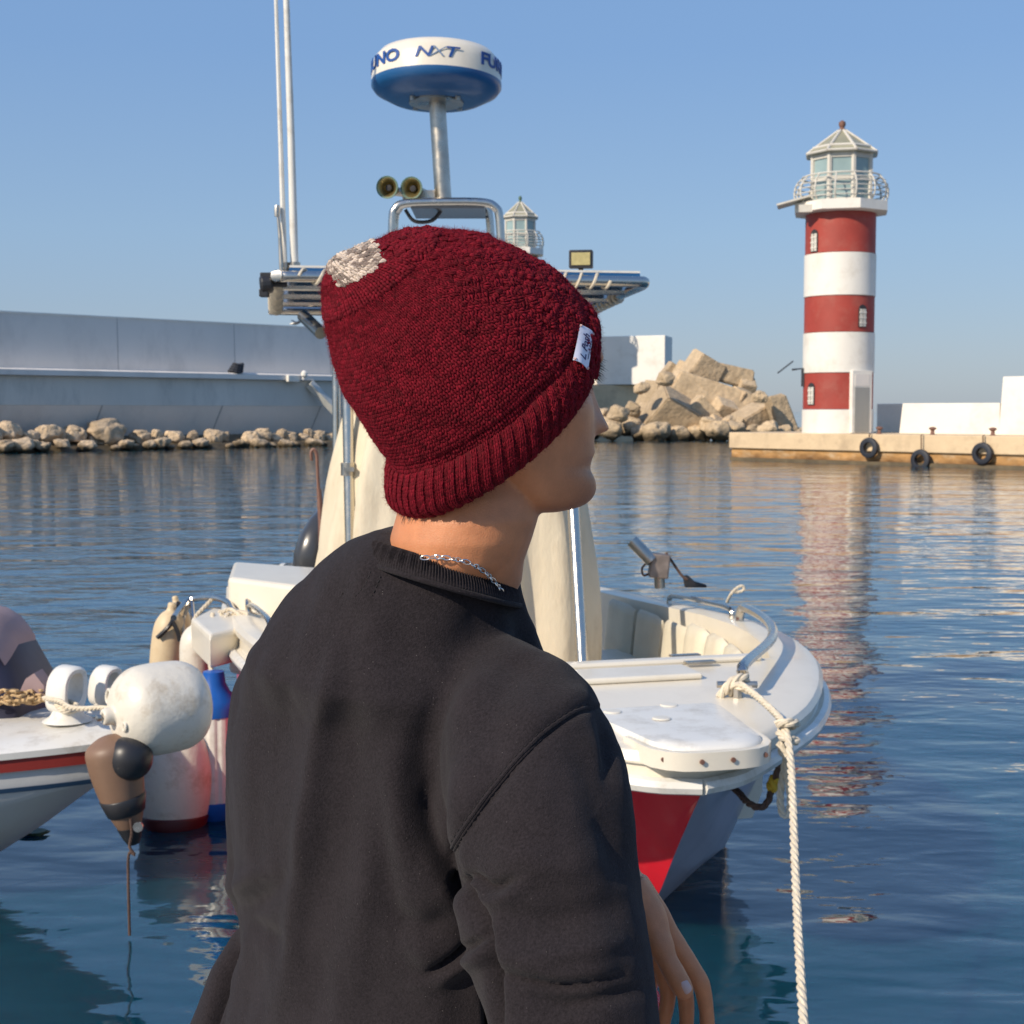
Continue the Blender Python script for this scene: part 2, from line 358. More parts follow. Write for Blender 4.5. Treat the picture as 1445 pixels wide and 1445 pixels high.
# ------------------------------------------------------------------ lighthouse
def lighthouse(name, label, loc, red, yaw, sc=1.0, capmat=None, group=None):
    T = thing(name, label, 'lighthouse', loc, (0, 0, yaw), group)
    rt = 1.36
    def part(nm, mb, m, **k):
        o = mb.build(nm, m, None, **k); o.parent = T; return o
    # local frame: camera side is -Y
    bands = [(0, .92, 'w'), (.92, 2.32, 'r'), (2.32, 3.86, 'w'), (3.86, 5.24, 'r'), (5.24, 6.86, 'w'), (6.86, 8.40, 'r')]
    mb = MB()
    for z0, z1, c in bands:
        mb.cm = 0 if c == 'w' else 1
        r = rt if c == 'w' else rt-.03
        mb.lathe([(r-.3, z0), (r, z0+.001), (r, z1-.02), (r-.3, z1-.019)], n=64)
    part('tower_shaft', mb, [M['white_paint'], red], smooth=True, flat_angle=30)
    mb = MB(); mb.lathe([(1.55, 8.385), (1.86, 8.42), (1.86, 8.78), (1.75, 8.80)], n=8, a0=PI/8)
    part('gallery', mb, M['white_paint'])
    mb = MB(); mb.box((-1.75, -.75, 8.83), (1.3, 1.1, .07), Matrix.Rotation(R(-14), 3, 'Y')); mb.box((-1.3, -1.2, 8.5), (.5, .35, .28))
    part('solar_shelf', mb, M['tower_metal'])
    # lantern room
    mb = MB(); mb2 = MB(); z0, z1 = 8.80, 10.62
    rl = 1.16
    for k in range(8):
        a = PI/8+k*PI/4; a2 = a+PI/4
        p = Vector((rl*math.cos(a), rl*math.sin(a), 0)); q = Vector((rl*math.cos(a2), rl*math.sin(a2), 0))
        mb.tube([p+Vector((0, 0, z0)), p+Vector((0, 0, z1))], .10, 6)
        for z, th in ((z0+.05, .10), (z0+.85, .09), (z1-.10, .2)):
            c = (p+q)/2; d = (q-p)
            mb.box((c.x, c.y, z), (d.length-.1, .09, th), Matrix.Rotation(math.atan2(d.y, d.x), 3, 'Z'))
        c = (p+q)/2*.985; d = q-p
        mb2.box((c.x, c.y, (z0+z1)/2), (d.length-.12, .02, z1-z0-.1), Matrix.Rotation(math.atan2(d.y, d.x), 3, 'Z'))
    part('lantern_frame', mb, M['tower_metal']); part('lantern_glass', mb2, M['tower_glass'])
    mb = MB(); mb.lathe([(1.36, 10.60), (1.40, 10.66), (.16, 11.56), (.10, 11.6)], n=8, a0=PI/8)
    roof = part('roof', mb, M['roof_glass'])
    mb = MB()
    for k in range(8):
        a = PI/8+k*PI/4; a2 = a+PI/4
        mb.tube([(1.41*math.cos(a), 1.41*math.sin(a), 10.66), (.15*math.cos(a), .15*math.sin(a), 11.58)], .055, 6)
        for rr, zz, w_ in ((1.40, 10.66, .05), (1.13, 10.87, .07)):
            mb.tube([(rr*math.cos(a), rr*math.sin(a), zz), (rr*math.cos(a2), rr*math.sin(a2), zz)], w_, 6)
    rr_ = mb.build('roof_ribs', M['tower_metal']); rr_.parent = roof
    mb = MB(); mb.lathe([(.10, 11.55), (.14, 11.62), (.08, 11.7), (.13, 11.78), (.13, 11.9), (.02, 11.98)], n=12)
    part('finial', mb, capmat or M['rust_rod'], smooth=True)
    # railing with bulging balusters
    mb = MB()
    for k in range(14):
        a = 2*PI*k/14+.1
        pts = [(1.62, 8.8), (1.74, 9.0), (1.77, 9.25), (1.69, 9.55), (1.46, 9.8)]
        mb.tube(sm([(r*math.cos(a), r*math.sin(a), z) for r, z in pts], 3), .035, 5)
    for r, z in ((1.72, 8.95), (1.765, 9.12), (1.77, 9.3), (1.73, 9.47), (1.64, 9.63), (1.48, 9.80)):
        mb.tube([(r*math.cos(2*PI*k/40), r*math.sin(2*PI*k/40), z) for k in range(40)], .022 if z < 9.7 else .035, 5, closed=True)
    part('railing', mb, M['tower_metal'])
    # door and windows (angle measured from the camera side to the right)
    def face(phi, z, r, w_, h, d, n_, m, arch=False, par=None):
        a = R(phi); nrm = Vector((math.sin(a), -math.cos(a), 0)); c = nrm*(r)
        mb = MB(); rot = Matrix.Rotation(a, 3, 'Z')
        if arch:
            prof = [(-w_/2, 0), (w_/2, 0), (w_/2, h-w_/2)]+[(w_/2*math.cos(t), h-w_/2+w_/2*math.sin(t)) for t in (PI*.25, PI*.5, PI*.75)]+[(-w_/2, h-w_/2)]
            ring0 = [c+rot @ Vector((x, 0, 0))+Vector((0, 0, z+y)) for x, y in prof]
            mb.loft([ring0, [p+nrm*d for p in ring0]])
        else:
            mb.box(c+nrm*d/2+Vector((0, 0, z+h/2)), (w_, d, h), rot)
        o = mb.build(n_, m); o.parent = par or T; return o
    df = face(39, .02, 1.24, .92, 2.36, .19, 'door_frame', M['white_paint'])
    face(39, .05, 1.40, .70, 1.70, .045, 'door', M['door_grey'], par=df); face(39, 1.80, 1.40, .70, .45, .043, 'transom', M['wall_grey'], par=df)
    for phi, z in ((-46, 6.90), (40, 4.02), (-48, 1.08)):
        wf = face(phi, z, 1.20, .36, .86, .16, 'window', M['dark_gap'], True)
        face(phi-3.4, z+.03, 1.33, .13, .66, .05, 'shutter', M['tower_metal'], par=wf); face(phi+3.6, z+.03, 1.33, .13, .66, .05, 'shutter', M['tower_metal'], par=wf)
        
        for zz_ in (.14, .34, .54): face(phi, z+zz_, 1.335, .32, .035, .06, 'crossbar', M['white_paint'], par=wf)
    mb = MB(); mb.tube([(-1.28, -.3, 1.9), (-1.36, -.3, 2.5), (-1.75, -.4, 2.45)], .04, 6); mb.box((-2.0, -.45, 2.55), (.75, .5, .04), Matrix.Rotation(R(-38), 3, 'Y')); mb.box((-1.34, -.32, 2.15), (.12, .2, .7))
    part('solar_panel', mb, M['grey_plastic'])
    T.scale = (sc,)*3
    return T
LH = atz(1181, 613, 1.08)
LHpos = (12.42, 54.2, 1.08)
lighthouse('lighthouse', 'red and white banded lighthouse on the end of the stone pier', LHpos, M['red_paint'], R(-12.9), .98)
L2 = at(734, 400, 112); T2 = lighthouse('lighthouse', 'distant lighthouse with a green lamp on its roof, behind the hat', (L2.x, 112, 3.1), M['green_paint'], R(0), 1.04, M['green_patina']); T2.scale = (1.04, 1.04, 1.30)
bpy.context.view_layer.update()

# ------------------------------------------------------------------ right pier
PA = Vector((8.6, 56.0, 0)); PD = Vector((8.3, -9.3, 0)).normalized(); PN = Vector((-PD.y, PD.x, 0))  # PN: away from camera
if PN.y < 0: PN = -PN
pr = thing('stone_pier', 'pale stone pier with a rust stained foot under the lighthouse', 'pier', PA)
def prismq(a, b, depth, z0, z1, off=0.0, slope=0.0):
    mb = MB(); n0 = PN*off
    p = [a+n0, b+n0, b+PN*depth, a+PN*depth]
    n = 24
    rings = []
    for i in range(n+1):
        q = (a+n0).lerp(b+n0, i/n); r = (a+PN*depth).lerp(b+PN*depth, i/n)
        rings.append([q+Vector((0, 0, z0)), r+Vector((0, 0, z0)), r+Vector((0, 0, z1)), q+PN*slope+Vector((0, 0, z1))])
    return mb.loft(rings)
PB = PA+PD*40
prismq(PA-PD*.05, PB, 7.5, .46, 1.08).build('cap_slab', M['concrete_warm'], pr, bevel=.03)
prismq(PA, PB, 7.3, .0, .455, .12).build('foot', M['concrete_stained'], pr)
prismq(PA+PD*.1, PB, 7.3, -.6, .10, -.12).build('wet_ledge', M['wet_rock'], pr)
# parapet on the pier
def pk(px, off):
    """point on pier seen at pixel column px, off metres behind the front edge"""
    a = (px-722.5)/F; o = PA+PN*off
    k = (a*o.y-o.x)/(PD.x-a*PD.y); return o+PD*k
pw = thing('parapet_wall', 'white parapet wall with a taller end on the pier', 'wall', pk(1300, 2.2)+Vector((0, 0, 1.08)))
def pwall(px0, px1, off, th, z1, nm, m, slope=0):
    a = pk(px0, off); b = pk(px1, off) if px1 < 1500 else PA+PN*off+PD*38
    mb = MB(); d = PN*th
    mb.loft([[a+Vector((0, 0, 1.07)), a+d+Vector((0, 0, 1.07)), a+d+PD*slope+Vector((0, 0, z1)), a+PD*slope+Vector((0, 0, z1))],
             [b+Vector((0, 0, 1.07)), b+d+Vector((0, 0, 1.07)), b+d+Vector((0, 0, z1)), b+Vector((0, 0, z1))]])
    mb.build(nm, m, pw, bevel=.02)
pwall(1236, 1274, 4.6, .5, 2.20, 'low_section', M['white_paint'])
pwall(1268, 1409, 2.6, .6, 2.20, 'middle_section', M['white_paint'], .12)
pwall(1408, 1600, 2.55, .75, 3.12, 'tall_section', M['white_paint'], .12)
# tyres
def tyre(px, py, label):
    p = pk(px, -.16); zc = (at(px, py, p.y)).z
    T = thing('tyre', label, 'tyre', (p.x, p.y, zc), (0, 0, math.atan2(PD.y, PD.x)), 'tyres hung along the pier')
    mb = MB(); prof = [(.20+.0, -.09), (.30, -.10), (.36, -.07), (.375, 0), (.36, .07), (.30, .10), (.20, .09), (.19, .0)]
    n = 28; rings = [[Vector((r*math.cos(2*PI*k/n), h, r*math.sin(2*PI*k/n))) for r, h in prof] for k in range(n)]
    o = len(mb.v); mb.v += [tuple(v) for r in rings for v in r]
    for i in range(n):
        for j in range(8):
            mb.f.append((i*8+j, i*8+(j+1) % 8, ((i+1) % n)*8+(j+1) % 8, ((i+1) % n)*8+j)); mb.mi.append(0)
    o = mb.build('tread', M['rubber'], smooth=True); o.parent = T
    mb = MB(); top = 1.1-zc; mb.tube([(0, .1, top), (0, .0, top-.02), (.02, 0, .28)], .022, 6); o = mb.build('hanging_rope', M['rope_dark']); o.parent = T
tyre(1226, 632, 'black tyre hung on the pier right below the lighthouse door')
tyre(1299, 649, 'black tyre hanging lowest on the pier, half at the waterline')
tyre(1386, 640, 'black tyre hung on the pier below the white parapet, nearest the frame edge')
for px, off, lb in ((1240, .5, 'small rusty bollard on the pier beside the lighthouse door'), (1315, .5, 'small dark bollard on the pier before the middle parapet'), (1400, .5, 'small dark bollard on the pier before the tall parapet')):
    p = pk(px, off); T = thing('bollard', lb, 'bollard', (p.x, p.y, 1.08), group='bollards on the pier')
    mb = MB(); mb.lathe([(.12, 0), (.07, .04), (.065, .16), (.13, .2), (.13, .25), (.04, .28)], n=12); o = mb.build('post', M['rust_rod'], smooth=True); o.parent = T

# ------------------------------------------------------------------ far left harbour wall
WA = Vector((-24.2, 66.5, 0)); WD = Vector((13.4, 13.4, 0)).normalized(); WN = Vector((WD.y, -WD.x, 0))  # towards the camera
WA = WA-WD*70; WL = 70+34
hw = thing('harbour_wall', 'long grey two-tier harbour wall across the left background', 'wall', WA+WD*70)
def wloft(prof, s0, s1, nm, m, **k):
    mb = MB(); mb.loft([[WA+WD*s+WN*x+Vector((0, 0, z)) for x, z in prof] for s in (s0, s1)]); return mb.build(nm, m, hw, **k)
up = wloft([(-1.0, 3.7), (-1.9, 3.7), (-1.9, 6.58), (-1.06, 6.62)], 0, WL, 'upper_wall', M['wall_grey'])
wloft([(-1.03, 6.60), (-1.93, 6.60), (-1.93, 6.68), (-1.03, 6.68)], 0, WL, 'coping', M['white_paint'])
wloft([(.30, 3.62), (-1.95, 3.62), (-1.95, 3.95), (.10, 3.95), (.30, 3.88)], 0, WL, 'walkway_lip', M['wall_grey'])
wloft([(0, 2.2), (-2, 2.2), (-2, 3.60), (0, 3.60)], 0, WL, 'lower_wall', M['wall_lower'])
wloft([(-1.0, .0), (-2.6, .0), (-2.6, 2.2), (-.02, 2.2)], 0, WL, 'sloped_base', M['wall_grey'])
mb = MB()
for s in (24, 31, 38, 46, 54, 62, 70.1, 77, 84, 90.5, 97): mb.loft([[WA+WD*(s+q)+WN*x+Vector((0, 0, z)) for q, x, z in ((0, -.99, 3.96), (.03, -.99, 3.96), (.03, -1.05, 6.6), (0, -1.05, 6.6))], [WA+WD*(s+q)+WN*x+Vector((0, 0, z)) for q, x, z in ((0, -1.1, 3.96), (.03, -1.1, 3.96), (.03, -1.1, 6.6), (0, -1.1, 6.6))]])
mb.build('wall_joints', M['joint'], up)
mb = MB()
for s in (54.5, 61.5, 68.5, 75.5, 82.5, 89.0): mb.loft([[WA+WD*(s+q)+WN*x+Vector((0, 0, z)) for q, x, z in ((-.3, -.72, .6), (-.24, -.72, .6), (.06, .01, 2.2), (0, .01, 2.2))], [WA+WD*(s+q)+WN*x+Vector((0, 0, z)) for q, x, z in ((-.3, -.82, .6), (-.24, -.82, .6), (.06, -.1, 2.2), (0, -.1, 2.2))]])
mb.build('base_joints', M['joint'], hw)
wloft([(1.6, -.3), (-2, -.3), (-2, .72), (-.3, .66), (1.2, .25)], 0, WL, 'rock_ledge', M['wet_rock'])
# small things on the wall ledge
def wpt(px, off, z):
    a = (px-722.5)/F; o = WA+WN*off; k = (a*o.y-o.x)/(WD.x-a*WD.y); q = o+WD*k; return Vector((q.x, q.y, z))
p = wpt(414, .36, 3.75); T = thing('wall_lamp', 'small white box and round lamp on the harbour wall ledge', 'lamp', p)
mb = MB(); mb.box((0, 0, -.05), (.75, .3, .36), Matrix.Rotation(PI/4, 3, 'Z')); o = mb.build('box', M['white_paint'], bevel=.03); o.parent = T
mb = MB(); mb.lathe([(.05, .1), (.18, .2), (.18, .38), (.05, .5)], (.62, .2, -.1), n=16); mb.box((.55, .2, 0), (.1, .1, .2)); o = mb.build('lamp_globe', M['white_paint'], smooth=True); o.parent = T
p = wpt(334, .0, 3.95); T = thing('coiled_hose', 'small dark heap lying on the ledge of the harbour wall', 'hose', p)
mb = MB()
for i in range(4): mb.tube([(.36*math.cos(t*.5)*(1-.1*i)+.05*i, .3*math.sin(t*.5), .08+.12*i+.05*math.sin(t)) for t in range(13)], .07, 6, closed=False)
mb.box((.25, 0, .3), (.3, .3, .3), Matrix.Rotation(.5, 3, 'Y')); o = mb.build('coil', M['rubber']); o.parent = T
p = wpt(458, .35, 3.0); T = thing('wall_brace', 'slanting concrete brace on the harbour wall behind the boat', 'brace', p)
a_, b_ = wpt(438, .25, 3.45), wpt(475, .9, 1.9); mb = MB(); mb.tube([a_-p, b_-p], .28, 4); o = mb.build('beam', M['wall_lower']); o.parent = T
# gull on top
p = wpt(418, -1.4, 6.68); gl = thing('gull', 'small dark gull landing on the harbour wall coping', 'bird', p)
mb = MB(); mb.tube(sm([(-.30, 0, .12), (-.1, 0, .16), (.15, 0, .2), (.3, 0, .26), (.4, 0, .25)], 3), [.02, .03, .05, .07, .085, .09, .09, .085, .08, .06, .055, .05, .02], 8)
mb.add([(.0, 0, .2), (.15, 0, .2), (-.2, .5, .38), (-.3, .5, .36), (.0, 0, .23), (.15, 0, .23), (-.2, .5, .40), (-.3, .5, .38)], [(0, 1, 2, 3), (4, 5, 6, 7), (0, 1, 5, 4), (1, 2, 6, 5), (2, 3, 7, 6), (3, 0, 4, 7)])
mb.tube([(.05, .02, 0), (.05, .02, .15)], .012, 4); o = mb.build('body', M['grey_plastic'], smooth=True); o.parent = gl

# ------------------------------------------------------------------ rocks
def rock_mesh(kind, seed, m):
    rg = random.Random(seed); bm = bmesh.new()
    if kind == 'boulder':
        bmesh.ops.create_icosphere(bm, subdivisions=4, radius=1)
        for v in bm.verts:
            n = v.co.normalized(); o = Vector((seed*3.1, seed*1.7, 0))
            k = 1+.34*mnoise.noise(n*1.1+o)+.14*mnoise.noise(n*2.6+o)+.07*mnoise.noise(n*6+o)
            q = Vector(n); q = Vector((math.copysign(abs(q.x)**.7, q.x), math.copysign(abs(q.y)**.7, q.y), math.copysign(abs(q.z)**.7, q.z)))
            v.co = q*k
    else:
        sx, sy, sz = {'cube': (1, 1, 1), 'slab': (1, .8, .45), 'beam': (1.35, .55, .5)}[kind]
        pts = []
        for x in (-1, 1):
            for y in (-1, 1):
                for z in (-1, 1):
                    t = .86 if z > 0 else 1
                    pts.append(Vector((x*sx*t+rg.uniform(-.10, .10), y*sy*t+rg.uniform(-.10, .10), z*sz+rg.uniform(-.08, .08))))
        for p in pts: bm.verts.new(p)
        bmesh.ops.convex_hull(bm, input=bm.verts)
        bmesh.ops.bevel(bm, geom=list(bm.edges), offset=.06, segments=2, affect='EDGES')
        bmesh.ops.triangulate(bm, faces=bm.faces)
        bmesh.ops.subdivide_edges(bm, edges=bm.edges, cuts=3, use_grid_fill=True)
        for v in bm.verts:
            v.co += v.co.normalized()*(.035*mnoise.noise(v.co*2.2+Vector((seed, 0, 0)))+.02*mnoise.noise(v.co*6+Vector((seed, 0, 0))))
    me = bpy.data.meshes.new('rock'); bm.to_mesh(me); bm.free(); me.materials.append(m)
    if kind == 'boulder': me.polygons.foreach_set('use_smooth', [True]*len(me.polygons))
    return me
BV = [rock_mesh('boulder', s, M['rock']) for s in range(5)]
BB = [rock_mesh('boulder', s, M['block']) for s in range(5, 8)]
KV = {'cube': [rock_mesh('cube', s, M['block']) for s in (1, 2, 3)], 'slab': [rock_mesh('slab', s, M['block']) for s in (1, 2)], 'beam': [rock_mesh('beam', s, M['block']) for s in (1, 2)]}
# left row at the foot of the wall: px, top-centre y, half width px
left = [(-60, 612, 30), (-20, 616, 24), (14, 610, 19), (42, 618, 14), (68, 612, 18), (105, 613, 17), (150, 612, 27), (30, 628, 17), (60, 631, 13), (88, 626, 12), (178, 628, 12), (199, 618, 15), (212, 627, 9), (228, 625, 13), (245, 618, 15), (262, 627, 10), (283, 626, 12), (300, 617, 14), (314, 618, 12), (336, 627, 10), (352, 618, 14), (371, 614, 13), (368, 627, 13), (390, 620, 11), (410, 617, 11), (405, 627, 12), (428, 620, 9), (446, 617, 12), (444, 627, 15), (465, 620, 12), (124, 628, 13), (6, 630, 16), (480, 622, 12), (500, 620, 12), (520, 620, 12), (548, 620, 13), (575, 621, 13), (600, 620, 13), (22, 634, 8), (48, 625, 9), (118, 632, 9), (164, 633, 8), (190, 631, 9), (222, 615, 8), (240, 633, 7), (272, 616, 8), (292, 633, 8), (325, 633, 7), (345, 633, 8), (360, 622, 8), (384, 633, 7), (398, 614, 8), (418, 633, 8), (436, 613, 7), (456, 633, 7), (2, 617, 9), (86, 615, 9), (134, 622, 10)]
lr = random.Random(3)
lab_left = {6: 'largest pale boulder at the foot of the harbour wall', 2: 'rounded tan boulder near the left frame edge, at the foot of the wall', 4: 'tan boulder just left of the largest boulder in the wall foot row', 5: 'pale tan boulder touching the left side of the largest one', 11: 'split tan boulder just right of the largest boulder in the wall foot row', 21: 'pale rounded boulder standing alone in the right half of the wall foot row'}
for i, (px, py, hwid) in enumerate(left):
    front = py > 624
    p = wpt(px, .3+(1.3 if front else .3), 0); s = hwid/F*p.y*.93
    o = bpy.data.objects.new('boulder', BV[i % 5]); scene.collection.objects.link(o)
    zc = at(px, py, p.y).z
    o.location = (p.x, p.y, max(zc, .1)); o.scale = (s*1.0, s*.9, max(.3, min(s*.72, .75)) if not front else s*.55); o.rotation_euler = (lr.uniform(-.2, .2), lr.uniform(-.25, .25), lr.uniform(0, 6))
    if i in lab_left: tag(o, lab_left[i], 'boulder', 'boulders at the foot of the harbour wall')
    else: tag(o, 'smaller rough tan boulder in the row at the foot of the harbour wall', 'boulder', 'boulders at the foot of the harbour wall')
# right heap: px, py (centre), half w px, half h px, kind, depth, rot
heap = [(990, 524, 25, 30, 'cube', 100, (.3, .5, .4), 'upright pointed concrete block at the top of the heap'),
 (1036, 530, 29, 20, 'slab', 100.5, (.1, .25, .1), 'flat concrete slab on top of the heap, right of the pointed block'),
 (968, 528, 20, 20, 'cube', 101, (.4, .2, 1.0), 'small concrete block at the top left of the heap'),
 (1002, 562, 54, 20, 'beam', 98, (.1, .33, .1), 'long slanting concrete beam across the middle of the heap'),
 (958, 548, 24, 20, 'cube', 99, (.3, .9, .5), 'concrete block left of the long slanting beam'),
 (925, 560, 22, 26, 'cube', 97, (.2, .3, .8), 'concrete block directly before the white wall end'),
 (945, 590, 44, 30, 'cube', 95, (.5, .5, .3), 'big tilted concrete cube in the lower middle of the heap'),
 (912, 590, 22, 20, 'cube', 96, (.2, .7, .9), 'small tilted concrete block left of the big tilted cube'),
 (985, 590, 34, 26, 'cube', 95, (.2, .8, .2), 'tilted concrete cube under the long slanting beam'),
 (1020, 582, 22, 20, 'cube', 96, (.6, .3, .4), 'concrete block under the lower end of the long beam'),
 (1060, 590, 30, 22, 'slab', 95, (.2, -.4, .5), 'tilted concrete slab at the right of the heap'),
 (1045, 568, 24, 18, 'cube', 98, (.5, .2, .7), 'concrete block behind the tilted slab on the right'),
 (1104, 590, 17, 30, 'beam', 94, (.2, 1.2, .3), 'upright narrow concrete block nearest the lighthouse'),
 (1082, 577, 20, 18, 'cube', 97, (.3, .4, 1.2), 'round-edged block between the slab and the upright block'),
 (1052, 548, 18, 14, 'cube', 100, (.7, .2, .2), 'small block under the right end of the flat top slab'),
 (948, 524, 14, 12, 'cube', 102, (.2, .6, .3), 'smallest block at the left shoulder of the heap'),
 (1008, 603, 18, 13, 'cube', 94, (.9, .3, .7), 'low block at the waterline below the long beam'),
 (1038, 603, 17, 13, 'cube', 94, (.4, .5, 1.1), 'low block at the waterline under the tilted slab')]
for (px, py, a, b, kind, Y, rot, lb) in heap:
    q = KV[kind]; o = bpy.data.objects.new('concrete_block', q[int(px) % len(q)]); scene.collection.objects.link(o)
    o.location = at(px, py, Y); s = max(a, b)/F*Y*(.74 if kind == 'cube' else .86)
    o.scale = (s, s*.9, s*(1.0 if kind != 'slab' else 1.1)); o.rotation_euler = rot; tag(o, lb, 'concrete block', 'blocks of the breakwater heap')
for i, (px, py, a) in enumerate([(862, 606, 18), (848, 590, 16), (886, 600, 17), (873, 585, 14), (905, 611, 14), (893, 578, 12), (925, 611, 18), (955, 613, 15), (985, 613, 17), (1015, 608, 16), (1036, 608, 16), (1060, 612, 14), (1085, 607, 14), (1108, 610, 12), (1125, 612, 10), (940, 535, 12), (905, 548, 10), (835, 606, 15), (815, 606, 15), (790, 607, 16), (765, 607, 15), (1072, 560, 10), (1000, 600, 14), (1030, 596, 12)]):
    Y = 92+(i % 3)
    o = bpy.data.objects.new('boulder', BB[i % 3]); scene.collection.objects.link(o)
    o.location = at(px, py, Y); s = a/F*Y*.95; o.scale = (s, s, s*.8); o.rotation_euler = (lr.uniform(-.4, .4), lr.uniform(-.4, .4), lr.uniform(0, 6))
    tag(o, 'smaller tan rock wedged low in the breakwater heap', 'rock', 'small rocks of the breakwater heap')
# wall end behind the heap
Yw = 120.0
we = thing('breakwater_wall', 'white sunlit wall end above the rock heap, right of the face', 'wall', at(890, 600, Yw))
def wbox(x0, x1, y0, y1, Y0, dep, nm, m, skew=0.0):
    a = at(x0, y1, Y0); b = at(x1, y1, Y0); zt = at(x0, y0, Y0).z
    mb = MB(); d = Vector((.30*dep, dep, 0)); sk = Vector((0, skew, 0))
    for_ = [a, b+sk, b+sk+d, a+d]
    mb.loft([for_, [Vector((p.x, p.y, zt)) for p in for_]]); return mb.build(nm, m, we, bevel=.04)
wbox(842, 934, 475, 543, Yw, 3.2, 'upper_block', M['white_paint'], -2.2)
wbox(600, 842, 476, 543, Yw+.3, 3.0, 'upper_wall', M['white_paint'])
wbox(590, 908, 543.5, 618, Yw-.5, 8, 'lower_wall', M['concrete_warm'])
mb = MB(); a = at(545, 640, 110); mb.box((a.x, 114, .6), (16, 9, 5.2)); o = mb.build('breakwater_head', M['concrete_warm'], bevel=.2); tag(o, 'concrete breakwater head carrying the distant lighthouse, behind the man', 'breakwater')
o.location = (5.0, 0, 0)
# ------------------------------------------------------------------ main boat
BO = Vector((.58, 4.20, 0)); AX = Vector((-.26, .966, 0)).normalized(); LT = Vector((AX.y, -AX.x, 0))   # aft, lateral (away side)
def bp(t, s, z): return BO+AX*t+LT*s+Vector((0, 0, z))
def tab(T, x):
    if x <= T[0][0]: return T[0][1]
    for (a, b), (c, d) in zip(T, T[1:]):
        if x <= c: 
            k = (x-a)/(c-a); return b+(d-b)*k
    return T[-1][1]
def tabs(T, x):
    """smooth table (cosine eased catmull)"""
    xs = [a for a, _ in T]
    if x <= xs[0]: return T[0][1]
    if x >= xs[-1]: return T[-1][1]
    i = max(j for j in range(len(xs)) if xs[j] <= x); i = min(i, len(xs)-2)
    def m(j):
        if j == 0: return (T[1][1]-T[0][1])/(xs[1]-xs[0])
        if j == len(xs)-1: return (T[-1][1]-T[-2][1])/(xs[-1]-xs[-2])
        return (T[j+1][1]-T[j-1][1])/(xs[j+1]-xs[j-1])
    h = xs[i+1]-xs[i]; k = (x-xs[i])/h; p0, p1 = T[i][1], T[i+1][1]
    return (2*k**3-3*k*k+1)*p0+(k**3-2*k*k+k)*h*m(i)+(-2*k**3+3*k*k)*p1+(k**3-k*k)*h*m(i+1)
BT = [(.05, .03), (.07, .10), (.11, .17), (.18, .26), (.30, .40), (.5, .60), (.8, .80), (1.2, .98), (1.7, 1.10), (2.4, 1.17), (3.6, 1.17), (5.4, 1.06)]
GT = [(.05, .85), (.18, .86), (1, .92), (2, .93), (3.2, .87), (5.4, .78)]
KT = [(.13, .74), (.4, .50), (.7, .22), (.98, .0), (1.3, -.15), (2.0, -.28), (5.4, -.36)]
def SH(t): return tabs([(.1, .07), (.5, .14), (1.05, .23), (1.6, .15), (2.4, .04), (3.2, 0), (5.4, 0)], t)
CT = [(.13, .004), (.4, .055), (.7, .14), (1.0, .26), (1.4, .50), (2.0, .86), (2.6, 1.02), (5.4, 1.0)]
HT_ = [(.13, .006), (.4, .18), (.7, .38), (1.0, .58), (1.4, .80), (2.0, 1.02), (2.6, 1.13), (3.6, 1.14), (5.4, 1.03)]   # chine half beam
CZ = [(.13, .75), (.4, .57), (.7, .38), (1.0, .24), (1.4, .13), (2.0, .06), (5.4, .02)]
MBt = thing('motorboat', 'white and red open motorboat with radar mast and canvas covered console', 'motorboat', bp(2.6, 0, 0))
TH = [.13, .18, .25, .33, .42, .55, .7, .85, 1.0, 1.2, 1.35, 1.5, 1.75, 2.0, 2.3, 2.6, 3.0, 3.6, 4.2, 4.8, 5.4]
TS = [.05, .06, .07, .09, .12, .15, .18, .22, .27, .34, .42, .5, .6, .7, .8, .95, 1.1, 1.3, 1.5, 1.75, 2.0, 2.4, 2.8, 3.3, 3.8, 4.4, 5.0, 5.4]
# hull below the moulding
def hull_side(sgn):
    mb = MB(); rings = []
    for t in TH:
        B, G, K, C, cz = tabs(HT_, t)+.03, tabs(GT, t)-.15*tabs([(.05, .60), (.5, .62), (1.5, .85), (2.4, 1.0), (5.4, 1.0)], t), tabs(KT, t), tabs(CT, t), tabs(CZ, t)
        C = min(C, B-.01); K = min(K, cz-.01)
        pts = []; sh = SH(t)
        for k in range(7):
            f = k/6; pts.append(bp(t, sgn*(max(0, B-.03)+(C-max(0, B-.03))*f)+sh, G+(cz-G)*f))
        pts.append(bp(t, sgn*max(0, C-.012)+sh*.97, cz-.012))
        for k in range(1, 4): pts.append(bp(t, sgn*max(0, C-.012)*(1-k/3)+sh*(.97-.07*k), cz-.012+(K-cz+.012)*k/3))
        rings.append(pts)
    mb.loft(rings, cap=False, closed=False); return mb
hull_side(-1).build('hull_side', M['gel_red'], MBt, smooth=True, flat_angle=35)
o = hull_side(1).build('hull_side', M['gel_shade_mauve'], MBt, smooth=True, flat_angle=35); o['label'] = 'shaded grey-mauve hull side'
